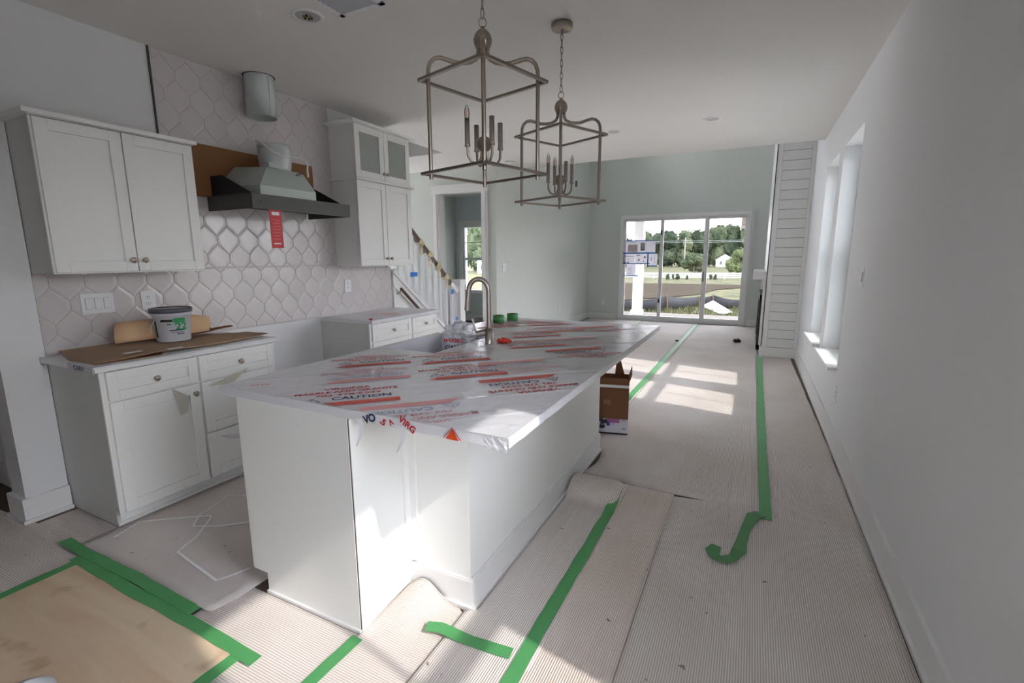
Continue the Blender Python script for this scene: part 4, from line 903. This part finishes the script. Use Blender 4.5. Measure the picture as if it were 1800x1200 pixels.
for j in range(ny + 1):
    for i in range(nx + 1):
        x = -1.97 + (1.97 - .60) * i / nx; ymax = 1.194 if x < -1.262 else (1.492 if x < -1.0 else 1.492 - .28 * (x + 1.0) / .4)
        y = -1.5 + (ymax + 1.5) * (j / ny) ** .55
        m.v.append((x, y, .0025 + bump_front(x, y) + .004 * max(0, noise.noise(Vector((x * 2, y * 2, 6))))))
for j in range(ny):
    for i in range(nx): m.f.append((j * (nx + 1) + i, j * (nx + 1) + i + 1, (j + 1) * (nx + 1) + i + 1, (j + 1) * (nx + 1) + i)); m.sm.append(True)
o = m.build('floor_paper', PAPER_X); so = o.modifiers.new('thick', 'SOLIDIFY'); so.thickness = .0025; so.offset = 1
tag(o, 'ribbed floor paper buckling up against the foot of the island in the foreground', 'floor paper')
paper('ribbed floor paper at the far left by the door stub', (lambda y: -4.6 if y < .95 else -3.46, lambda y: -2.6 if y < .95 else -2.94), -1.5, 1.188, PAPER_X, None, 20, 30, .003, .002, 17)
# plywood board
ply = tag(MB().box(-2.79, -1.602, -.3, .917, .006, .018).build('plywood_sheet', PLY), 'pale stained plywood sheet taped to the floor at lower left', 'plywood')
MB().lathe((-2.08, .535, .018), [(.001, .012), (.07, .012), (.085, .003), (.085, 0), (.001, 0)], 28)
t = thing('bucket_lid', 'round white lid lying on the plywood at the bottom edge', 'lid', (-2.04, .475, .0185))
MB().lathe((0, 0, 0), [(.001, .012), (.07, .012), (.074, .018), (.088, .018), (.09, 0), (.001, 0)], 32).build('disc', WHITEP, t)
# green tape
def tape(label, pts, w=.052, z=.0125, rag=.06):
    P = []
    for k in range(len(pts) - 1):
        a, b = Vector((*pts[k][:2], pts[k][2] if len(pts[k]) > 2 else z)), Vector((*pts[k + 1][:2], pts[k + 1][2] if len(pts[k + 1]) > 2 else z)); n = max(2, int((b - a).length / .06))
        P += [a.lerp(b, i / n) + Vector((random.uniform(-.0015, .0015), random.uniform(-.0015, .0015), 0)) for i in range(n)]
    P.append(Vector((*pts[-1][:2], pts[-1][2] if len(pts[-1]) > 2 else z)))
    o = MB().ribbon(P, w, .0012, rag).build('tape_strip', GREEN); return tag(o, label, 'tape', 'green floor tape')
tape('long green tape running beside the island toward the camera', [(-.66, 2.88, .02), (-.645, 2.74, .036), (-.636, 2.6, .022), (-.635, 2.5, .0125), (-.638, 2.0), (-.645, 1.5), (-.64, 1.0), (-.64, .3)], .056)
tape('long green tape parallel to the right wall ending at the torn curl', [(.182, 7.66), (.172, 5.4), (.166, 3.8), (.168, 2.80)], .062)
tape('long green tape crossing the sun patches to the sliding door', [(-.99, 10.93), (-1.01, 8.0), (-1.035, 6.05), (-1.05, 4.3)], .066, .014)
tape('short green tape near the left end of the sliding door', [(-2.165, 10.95), (-2.14, 9.6)], .06)
tape('short green tape joining the long strip in front of the island step', [(-1.04, 1.325, .03), (-.985, 1.345, .026), (-.9, 1.35, .014), (-.8, 1.358, .0125), (-.69, 1.366, .0142)], .05)
tape('short green tape at the bottom edge below the island corner', [(-1.262, .75), (-1.26, .96), (-1.255, 1.175)], .05)
tape('green tape along the left edge of the plywood', [(-2.81, -.2), (-2.806, .5), (-2.80, .93)], .05, .019)
tape('green tape along the right edge of the plywood', [(-1.585, .2), (-1.588, .6), (-1.585, .95)], .052, .019)
tape('inner green tape along the far edge of the plywood', [(-2.85, .938), (-2.3, .93), (-1.9, .935), (-1.5, .925)], .05, .0195)
tape('outer green tape between the plywood and the aisle paper', [(-3.08, .985), (-2.9, .978), (-2.4, .985), (-1.95, .978)], .052, .021)
# torn curling tail of tape
pts = [(.145, 2.845, .016), (.105, 2.80, .022), (.07, 2.65, .016), (.05, 2.5, .014), (.045, 2.42, .02), (.02, 2.35, .015), (-.02, 2.31, .014), (-.055, 2.305, .02), (-.075, 2.34, .03), (-.06, 2.385, .034)]
o = MB().ribbon([Vector(p) for p in pts], .058, .0012, .22).build('tape_strip', M('green_tape_dirty', (80, 142, 86), .7, var=.2, vscale=20)); tag(o, 'torn crumpled tail of green tape curling on the paper', 'tape', 'green floor tape')
# plastic strapping on the floor
def strap(label, pts):
    P = [Vector(p) for p in pts]; o = MB().ribbon(P, .013, .001).build('packing_strap', M('strap_plastic', (250, 250, 250), .4, var=.01)); return tag(o, label, 'strap')
strap('white plastic packing strap looping over the kitchen aisle paper', [(-2.891, 1.114, 0.013), (-2.945, 1.258, 0.013), (-2.819, 1.352, 0.014), (-2.647, 1.469, 0.016), (-2.614, 1.452, 0.02), (-2.501, 1.305, 0.016), (-2.459, 1.189, 0.013), (-2.26, 1.163, 0.013), (-2.074, 1.141, 0.013), (-2.042, 1.2, 0.013), (-2.017, 1.267, 0.013)])
strap('second white packing strap beside the island cabinet doors', [(-2.6, 1.74, .013), (-2.696, 1.708, 0.013), (-2.784, 1.658, 0.013), (-2.74, 1.543, 0.015), (-2.7, 1.437, 0.017), (-2.626, 1.363, 0.015), (-2.514, 1.418, 0.013), (-2.397, 1.519, 0.013), (-2.2, 1.7, .013)])
# small debris
for k, (x, y, r_, lb) in enumerate(((-.15, 8.93, .055, 'crumpled black scrap on the paper before the fireplace'), (-1.08, 8.57, .025, 'small dark scrap beside the tape near the sliding door'))):
    crumple('debris', lb, 'debris', (x, y, .03 if k == 0 else .016), r_, BLACK, 20 + k, (1, 1, .5), 'floor debris')

# ------------------------------------------------------------------ stair hall
t = thing('staircase', 'white wrapped staircase with balusters behind the kitchen wall', 'staircase', (0, 0, 0))
SL = .826
zs = lambda y: 1.196 - .784 * (y - 4.313)       # top of the closed stringer
zr = lambda y: 1.72 - SL * (y - 4.537)
m = MB(); m.prism([(4.16, 0), (5.44, 0), (5.44, .31), (4.16, zs(4.16))], 'x', -3.57, -3.53); m.build('side_panel', TRIM, t)
MB().bar((-3.535, 4.16, zs(4.16) - .005), (-3.535, 5.44, zs(5.44) - .005), .055, .05).build('stringer_cap', TRIM, t)
m = MB(); m.bar((-3.526, 4.165, zs(4.16) - .16), (-3.526, 5.4, zs(5.4) - .16), .012, .03); m.build('stringer_moulding', TRIM, t)
sp = MB()
for k in range(9):
    y = 4.245 + k * .1315; b_, tp = zs(y), zr(y)
    MB().box(-3.549, -3.517, y - .016, y + .016, b_ - .02, tp - .01).build('baluster', TRIM, t)
MB().bar((-3.535, 4.16, zr(4.16)), (-3.535, 5.28, zr(5.28)), .05, .055).build('handrail', RAIL, t)
m = MB(); m.bar((-3.535, 5.27, zr(5.27)), (-3.535, 5.43, zr(5.4)), .055, .062); m.build('rail_end', TRIM, t)
for y in (4.66, 4.83, 5.0, 5.17):
    MB().bar((-3.53, y - .035, zr(y - .035)), (-3.53, y + .03, zr(y + .03)), .066, .07).build('masking_band', TAN, t); MB().box(-3.5, -3.497, y - .035, y + .01, zr(y) - .14, zr(y) - .02).build('masking_tail', TAN, t)
q = MB(); q.box(-3.6, -3.48, 5.43, 5.55, 0, 1.12); q.box(-3.615, -3.465, 5.415, 5.565, 1.09, 1.12); q.box(-3.605, -3.475, 5.425, 5.555, 1.12, 1.16); q.box(-3.615, -3.465, 5.415, 5.565, .9, .925); q.box(-3.62, -3.46, 5.41, 5.57, 0, .2); q.build('newel_post', TRIM, t)
for k in range(10):
    y1_ = 5.4 - k * .235; MB().box(-4.6, -3.57, y1_ - .26, y1_, .184 * (k + 1) - .03, .184 * (k + 1)).build('tread', RAIL, t); MB().box(-4.6, -3.57, y1_ - .02, y1_ - .005, .184 * k, .184 * (k + 1) - .03).build('riser', TRIM, t)
m = MB(); V = []; n = 20
for i in range(n + 1):
    y = 4.2 + 1.2 * i / n
    for k in range(6): V.append((-3.505 + .012 * noise.noise(Vector((i * .6, k, 3))), y, zs(y) + .0 + (zr(y) - .04 - zs(y)) * k / 5))
m.add(V, [(6 * i + k, 6 * i + k + 1, 6 * i + k + 7, 6 * i + k + 6) for i in range(n) for k in range(5)], True)
tag(m.build('stair_film', filmmat('stair_film', (222, 228, 240), .22, .35, .4, 6)), 'hazy plastic sheeting taped over the stair balusters', 'film')
for k, (y, z_, a, b_) in enumerate(((4.41, 1.235, .13, .05), (5.235, .98, .06, .06), (5.3, .54, .05, .06), (5.33, .62, .04, .05))):
    tag(MB().box(-3.492, -3.49, y, y + a, z_, z_ + b_).build('painters_tape', BLUE), ('long strip of blue tape across the upper stair balusters', 'blue tape patch just under the lower end of the stair handrail', 'low blue tape patch beside the newel post', 'pale blue tape patch above the lowest one by the newel')[k], 'tape', 'blue tape on the stairs')
t = thing('stair_handrail', 'short brown handrail on the white panel below the staircase', 'handrail', (0, 0, 0))
MB().tube([(-3.46, 4.20, 1.112), (-3.46, 4.62, .764)], .017, 10).build('rail', RAIL, t)
for y in (4.21, 4.58): MB().tube([(-3.46, y, 1.112 - .829 * (y - 4.2)), (-3.5, y, 1.07 - .829 * (y - 4.2)), (-3.53, y, 1.06 - .829 * (y - 4.2))], .008, 6).build('bracket', NICKEL, t)
# paper bundle on the study floor
tag(MB().box(-5.6, -4.6, 7.6, 9.2, .002, .01).build('drop_sheet', M('sheet_white', (222, 226, 238), .8, bump=.3, bscale=5)), 'white drop sheet on the floor of the room behind the hall opening', 'drop sheet')
crumple('dust_sheet', 'rumpled grey dust sheet heaped on the floor of the back room', 'sheet', (-5.1, 9.1, .07), .16, M('sheet_grey', (150, 152, 148), .8), 31, (1.6, 1, .45))

# ------------------------------------------------------------------ papers taped to the sliding door
YP = YB + .045
def doc(label, x0, x1, z0, z1, marks):
    t = thing('posted_plan', label, 'paper', (0, 0, 0), 0, 'plans taped to the sliding door')
    MB().box(x0, x1, YP - .002, YP, z0, z1).build('sheet', PLANP, t)
    for a, b, c, d, mm in marks: MB().box(a, b, YP - .0032, YP - .002, c, d).build('mark', mm, t)
    return t
GR = M('plan_grey', (168, 162, 164), .7)
doc('wide plan sheet at the top of the papers on the sliding door', -2.64, -1.97, 1.53, 1.80, [(-2.18, -2.172, 1.54, 1.79, GR), (-2.6, -2.4, 1.76, 1.768, GR), (-2.58, -2.36, 1.56, 1.72, M('plan_pink', (206, 190, 192), .7)), (-2.3, -2.2, 1.58, 1.76, GR)])
doc('plan sheet with black marks in the middle of the door papers', -2.4, -2.13, 1.30, 1.515, [(-2.38, -2.3, 1.475, 1.49, BLACK), (-2.21, -2.175, 1.42, 1.458, BLACK), (-2.335, -2.31, 1.36, 1.4, BLACK), (-2.225, -2.205, 1.335, 1.36, BLACK)])
doc('plan sheet with dashes at the left of the door papers', -2.69, -2.41, 1.295, 1.515, [(-2.66, -2.44, 1.455, 1.462, GR), (-2.65, -2.61, 1.31, 1.33, DARK), (-2.59, -2.55, 1.31, 1.33, DARK), (-2.57, -2.55, 1.38, 1.42, GR), (-2.66, -2.46, 1.35, 1.356, GR)])
doc('plan sheet at the right of the door papers beside the frame', -2.11, -1.92, 1.25, 1.515, [(-2.06, -2.04, 1.36, 1.44, GR), (-1.98, -1.97, 1.3, 1.47, GR)])
doc('lowest small plan sheet of the door papers', -2.6, -2.4, 1.03, 1.285, [(-2.55, -2.53, 1.14, 1.2, GR), (-2.5, -2.49, 1.1, 1.24, GR), (-2.57, -2.46, 1.07, 1.08, GR)])
for k, (x0, x1, z0, z1, lb) in enumerate(((-2.65, -1.98, 1.795, 1.815, 'blue tape line along the top of the door papers'), (-2.69, -1.95, 1.515, 1.545, 'thick blue tape line between the upper and middle door papers'), (-2.69, -2.08, 1.285, 1.305, 'blue tape line under the middle door papers'), (-2.14, -2.115, 1.22, 1.515, 'upright blue tape strip between the door papers'), (-2.13, -1.92, 1.235, 1.255, 'blue tape line under the right door paper'), (-2.64, -2.34, 1.012, 1.03, 'lowest blue tape line on the sliding door'))):
    tag(MB().box(x0, x1, YP - .005, YP - .0035, z0, z1).build('painters_tape', BLUE), lb, 'tape', 'blue tape on the sliding door')

# ------------------------------------------------------------------ outdoors
def gmat(name, a, b_, sc, c=None, c_pos=.6):
    m = bpy.data.materials.new(name); m.use_nodes = True; n, l = m.node_tree.nodes, m.node_tree.links; b = n['Principled BSDF']; b.inputs['Roughness'].default_value = .95; b.inputs['Specular IOR Level'].default_value = .1
    t_ = n.new('ShaderNodeTexCoord'); z = n.new('ShaderNodeTexNoise'); z.inputs['Scale'].default_value = sc; z.inputs['Detail'].default_value = 7; l.new(t_.outputs['Object'], z.inputs['Vector'])
    r = n.new('ShaderNodeValToRGB'); r.color_ramp.elements[0].position = .38; r.color_ramp.elements[0].color = (*lin(a), 1); r.color_ramp.elements[1].position = .6; r.color_ramp.elements[1].color = (*lin(b_), 1); l.new(z.outputs['Fac'], r.inputs[0]); l.new(r.outputs[0], b.inputs['Base Color'])
    return m
GRASS = gmat('meadow_grass', (52, 55, 34), (76, 74, 50), .6)
DIRT = gmat('dirt_and_weeds', (60, 60, 42), (100, 90, 78), 2.2)
CONC = M('patio_concrete', (84, 78, 70), .9, var=.06)
gz = lambda y: -.27 if y < 17.5 else (-.27 - 1.23 * min(1, (y - 17.5) / 15))
m = MB(); ysn = [11.2, 13, 15, 17.5, 20, 23, 26, 29, 32.5, 40, 60, 90, 130, 200, 320]; xs_ = [-220, -120, -60, -30, -15, -8, -3, 0, 4, 12, 40, 120]
for y in ysn:
    for x in xs_: m.v.append((x, y, gz(y) - .02))
for j in range(len(ysn) - 1):
    for i in range(len(xs_) - 1): m.f.append((j * len(xs_) + i, j * len(xs_) + i + 1, (j + 1) * len(xs_) + i + 1, (j + 1) * len(xs_) + i)); m.sm.append(False)
struct(m.build('ground_meadow', GRASS))
m = MB(); m.box(.9, 60, -60, 11.2, -.6, -.29); m.box(-60, .9, -60, -2.75, -.6, -.29); struct(m.build('ground_yard', M('gravel_yard', (150, 146, 140), .95, var=.1, vscale=1.5)))
m = MB(); m.prism([(10, -.5), (60, -.5), (60, 4.2), (24, 3.6), (14.5, 2.6), (11.5, .9), (10, -.29)], 'y', -60, 11.0); struct(m.build('ground_sky_blocker', M('sky_blocker_earth', (104, 102, 94), .95, var=.2, vscale=.8)))  # unseen bank, added to block low sky light through the right windows
struct(MB().box(-8, 5, 13.9, 18.0, -.6, -.262).build('ground_dirt', DIRT))
struct(MB().box(-5, 3.5, 11.27, 13.95, -.4, -.12).build('patio', CONC))
t = thing('porch_roof', 'white porch ceiling and beam over the patio outside the sliding door', 'porch roof', (0, 0, 0))
MB().box(-6, .1, 11.27, 13.8, 2.72, 2.9).build('soffit', TRIM, t); MB().box(-6, .1, 13.25, 13.5, 2.42, 2.72).build('beam', TRIM, t)
t = thing('porch_column', 'square white porch column on the patio outside the sliding door', 'column', (-2.79, 13.38, -.12))
MB().box(-.12, .12, -.12, .12, 0, 2.55).build('shaft', TRIM, t); MB().box(-.15, .15, -.15, .15, 0, .12).build('base', TRIM, t)
t = thing('brick_pier', 'short brick pier hanging below the porch beam at the right', 'pier', (-.22, 13.4, 2.12))
BR = M('brick_grey', (142, 132, 124), .9, rnd=.15); bk = MB().box(-.048, .048, -.1, .1, 0, .052).mesh('brick'); MB().box(-.1, .11, -.095, .095, 0, .31).build('core', M('mortar', (170, 166, 160), .9), t)
for r_ in range(5):
    for k in range(2): link_mesh('brick', bk, BR, t, (-.052 + .104 * k + (.01 if r_ % 2 else -.006), 0, .004 + r_ * .061))
# silt fence
t = thing('silt_fence', 'low black silt fence sagging across the yard', 'fence', (0, 0, 0))
SF = [(-4.6, 14.4, .08), (-3.58, 14.87, .106), (-2.374, 15.94, .207), (-1.56, 17.5, .1), (-1.106, 17.47, .17), (-.24, 16.89, .077), (1.0, 16.6, .1)]
m = MB(); V = []
for k in range(len(SF) - 1):
    for i in range(8):
        s_ = i / 8; a, b_ = SF[k], SF[k + 1]; x, y, zt = a[0] + (b_[0] - a[0]) * s_, a[1] + (b_[1] - a[1]) * s_, a[2] + (b_[2] - a[2]) * s_ - .05 * math.sin(PI * s_); V += [(x, y, -.27), (x + .02 * math.sin(i), y + .03 * math.sin(i * 2.1), (zt - .27) / 2), (x, y, zt)]
m.add(V, [(3 * i + k, 3 * i + 3 + k, 3 * i + 4 + k, 3 * i + 1 + k) for i in range(len(V) // 3 - 1) for k in range(2)], True); o = m.build('fabric', M('silt_fabric', (24, 26, 29), .8, var=.2, vscale=3), t); so = o.modifiers.new('t', 'SOLIDIFY'); so.thickness = .006
for x, y, zt in SF[1:6]: MB().bar((x + .03, y - .03, -.26), (x - .02, y - .03, zt + .04), .03, .03).build('stake', M('stake_wood', (120, 92, 70), .8), t)
m = MB(); m.add([(-1.42, 17.1, -.2), (-1.1, 17.3, -.02), (-.44, 15.6, -.2), (-.72, 15.3, -.24)], [(0, 1, 2, 3)]); o = m.build('white_board', WHITEP); so = o.modifiers.new('t', 'SOLIDIFY'); so.thickness = .02
tag(o, 'tilted white board lying on the dirt in front of the silt fence', 'board')
# weeds
m = MB()
for k in range(2600):
    x, y = random.uniform(-4.2, 1.2), random.uniform(14.0, 17.4); h_ = random.uniform(.04, .2); a = random.uniform(0, 6.28); m.add([(x - .02 * math.cos(a), y - .02 * math.sin(a), -.265), (x + .02 * math.cos(a), y + .02 * math.sin(a), -.265), (x + random.uniform(-.05, .05), y + random.uniform(-.05, .05), -.265 + h_)], [(0, 1, 2)])
o = m.build('weeds', M('weed_green', (84, 88, 54), .9, var=.25, vscale=2)); tag(o, 'short scrubby weeds growing between the patio and the silt fence', 'weeds', None, 'stuff')
# pond
P = [(-7.9, 32.6), (-5.88, 35.9), (-3.73, 39.8), (-2.74, 46.8), (-.72, 50.3), (-1.08, 55.3), (-6.7, 55.5), (-13.3, 54.2), (-24, 52), (-22, 34)]
m = MB(); m.add([(x, y, -1.47) for x, y in P], [tuple(range(len(P)))]); struct(m.build('ground_pond', M('muddy_water', (58, 53, 46), .8, spec=0.0, var=.1, vscale=.3)))
# white rail fence
t = thing('rail_fence', 'long white three-rail fence beyond the pond', 'fence', (0, 0, 0))
y_f = lambda x: 69.0 + .15 * (x + 3); WF = M('fence_white', (170, 170, 172), .6)
for zz in (-1.25, -1.0, -.76): MB().bar((-34, y_f(-34), zz), (8, y_f(8), zz), .04, .14).build('rail', WF, t)
x = -34
while x <= 8: MB().box(x - .06, x + .06, y_f(x) - .06, y_f(x) + .06, -1.5, -.68).build('post', WF, t); x += 2.2
# foliage
LEAF = [gmat('leaf_dark', (36, 46, 34), (62, 70, 52), 1.2), gmat('leaf_mid', (48, 58, 42), (78, 84, 62), 1.0), gmat('leaf_light', (60, 70, 44), (88, 94, 64), 1.5)]
def crown_mesh(seed, nb, r0, nleaf, ls):
    rnd = random.Random(seed); m = MB(); blobs = []
    for k in range(nb):
        a, h = rnd.uniform(0, 6.28), rnd.uniform(-.35, 1.0); rr = rnd.uniform(.1, .75) * (1 - .45 * max(0, h)); blobs.append((rr * math.cos(a), rr * math.sin(a), h * .75, rnd.uniform(.32, .52)))
    for bx_, by_, bz_, br in blobs:
        seg, rings = 10, 7; V = []
        for i in range(rings + 1):
            for j in range(seg):
                th, ph = PI * i / rings, 2 * PI * j / seg; d = Vector((math.sin(th) * math.cos(ph), math.sin(th) * math.sin(ph), math.cos(th))); k = br * .86 * (1 + .3 * noise.noise(d * 2.5 + Vector((bx_ * 7, by_ * 7, seed)))); V.append((bx_ + d.x * k, by_ + d.y * k, bz_ + d.z * k))
        m.add(V, [(i * seg + j, i * seg + (j + 1) % seg, (i + 1) * seg + (j + 1) % seg, (i + 1) * seg + j) for i in range(rings) for j in range(seg)])
        for q_ in range(nleaf // nb):
            d = Vector((rnd.gauss(0, 1), rnd.gauss(0, 1), rnd.gauss(0, 1))).normalized(); p = Vector((bx_, by_, bz_)) + d * br * rnd.uniform(.82, 1.12); a = Vector((rnd.gauss(0, 1), rnd.gauss(0, 1), rnd.gauss(0, 1))).normalized() * ls * rnd.uniform(.6, 1.3); b_ = a.cross(d).normalized() * ls * .6 if a.cross(d).length > 1e-4 else Vector((ls, 0, 0))
            m.add([p - a, p + b_, p + a, p - b_], [(0, 1, 2, 3)])
    return m.mesh('crown')
CR = [crown_mesh(s_, 11, 1, 900, .075) for s_ in (1, 2, 3)]
TRK = MB().cyl((0, 0, 0), .06, 1.0, 8, .04).mesh('trunk'); BARK = M('bark', (92, 80, 66), .9)
CRM = {}
def tree(name, label, x, y, w_, top, kind, mi, group=None, low=.12, cat='tree'):
    g_ = gz(y); H = top - g_; t = thing(name, label, cat, (x, y, g_), random.uniform(0, 6), group)
    if (kind, mi) not in CRM: me = CR[kind].copy(); me.materials.clear(); me.materials.append(LEAF[mi]); CRM[kind, mi] = me
    s_ = w_ / 2.1; hz = H * (1 - low) / 1.65
    link_mesh('crown', CRM[kind, mi], None, t, (0, 0, H * low + hz * .6), 0, (s_, s_, hz)); link_mesh('trunk', TRK, BARK, t, (0, 0, 0), 0, (w_ * .5, w_ * .5, H * .5)); return t
TR = [(-34, 136, 11, 10.0, 0, 0, 'dark tree at the far left behind the porch column'), (-27.5, 137, 9, 8.2, 1, 1, 'mid green tree just right of the porch column'), (-24.5, 154, 12, 9.0, 2, 0, 'dark tree in the tree line left of the utility pole'),
      (-19.5, 156, 12, 9.8, 0, 1, 'broad tree in the tree line behind the utility pole'), (-14.5, 157, 10, 9.2, 1, 0, 'dark tree in the tree line above the fence bush'), (-10, 158, 9, 10.5, 2, 1, 'tall tree in the tree line left of the white shed'), (-5.5, 159, 10, 11.4, 0, 0, 'tallest dark tree behind the white shed'), (-1.0, 159, 10, 10.8, 1, 1, 'tree at the right end of the tree line'), (4, 160, 10, 11, 2, 0, 'dark tree beyond the right end of the sliding door'), (-40, 138, 12, 10.5, 1, 1, 'leafy tree beyond the left end of the sliding door')]
for x, y, w_, tp, kd, mi, lb in TR: tree('leafy_tree', lb, x, y, w_, tp, kd, mi, 'tree line beyond the fence', .02)
tree('large_bush', 'grey green rounded bush behind the white fence', -9.7, 95, 5.2, 2.1, 1, 1, None, .02, 'bush')
tree('small_tree', 'bright light green tree right of the white shed', -2.3, 94, 4.2, 2.8, 2, 2, None, .05)
for k, (x, y, tp, w_) in enumerate(((-9.9, 65.6, -.69, .62), (-9.22, 65.9, -.77, .55), (-8.68, 66.1, -.72, .62), (-7.53, 66.5, -.9, .45), (-4.78, 67.5, -.84, .55), (-4.24, 67.7, -.84, .45))):
    tree('shrub', ('small round shrub nearest the middle door stile along the white fence', 'second small shrub along the white fence', 'third and tallest small shrub along the white fence', 'low shrub along the fence, right of the taller three', 'shrub along the fence in front of the right door panel', 'last small shrub along the fence toward the white shed')[k], x, y, w_, tp, k % 3, 0, 'shrubs along the white fence', .0, 'shrub')
# trees and house behind the study window
for x, y, w_, tp, kd, mi, lb in ((-47, 84, 8, 9, 0, 1, 'leafy tree seen through the small back room window'), (-41, 80, 5, 6, 1, 2, 'light green tree low in the back room window'), (-55, 92, 9, 10, 2, 0, 'dark tree at the left of the back room window')): tree('leafy_tree', lb, x, y, w_, tp, kd, mi, 'trees behind the back room window', .04)
def house(name, label, x, y, w_, d_, hw, hr, base):
    t = thing(name, label, 'house', (x, y, base)); MB().box(-w_ / 2, w_ / 2, 0, d_, 0, hw).prism([(-w_ / 2, hw), (w_ / 2, hw), (0, hr)], 'y', 0.0, d_).build('walls', WF, t)
    m = MB(); m.prism([(-w_ / 2 - .2, hw - .1), (0, hr + .06), (w_ / 2 + .2, hw - .1), (w_ / 2 + .2, hw), (0, hr + .2), (-w_ / 2 - .2, hw)], 'y', -.2, d_ + .2); m.build('roof', M('roof_grey', (170, 172, 176), .8), t)
    for xx in (-.2 * w_,): MB().box(xx - .12 * w_ / 2, xx + .12 * w_ / 2, -.03, 0, .35 * hw, .8 * hw).build('window', M('far_window_dark', (60, 66, 74), .3), t)
house('shed', 'small white gabled shed beyond the fence, left of the light green tree', -7.2, 148, 4.4, 6, 2.0, 3.3, -1.5)
house('far_house', 'white house far away in the back room window', -44.5, 78, 3.2, 5, 2.0, 3.2, -1.5)
t = thing('utility_pole', 'slim grey utility pole standing in front of the tree line', 'pole', (-17.5, 145, -1.5)); MB().cyl((0, 0, 0), .2, 8.2, 8, .14).build('shaft', M('pole_grey', (120, 118, 114), .8), t); MB().box(-.9, .9, -.06, .06, 7.3, 7.45).build('cross_arm', M('pole_arm', (120, 112, 104), .8), t)
for k, zz in enumerate((5.6, 6.0)):
    pts = [(-60 + 8 * i, 145, zz - .9 * (1 - ((i - 7) / 7) ** 2) * .3) for i in range(15)]
    tag(MB().tube(pts, .03, 4).build('overhead_wire', M('wire_grey', (150, 156, 160), .6)), ('upper overhead wire stretched before the tree line', 'lower overhead wire stretched before the tree line')[1 - k], 'wire', 'overhead wires')
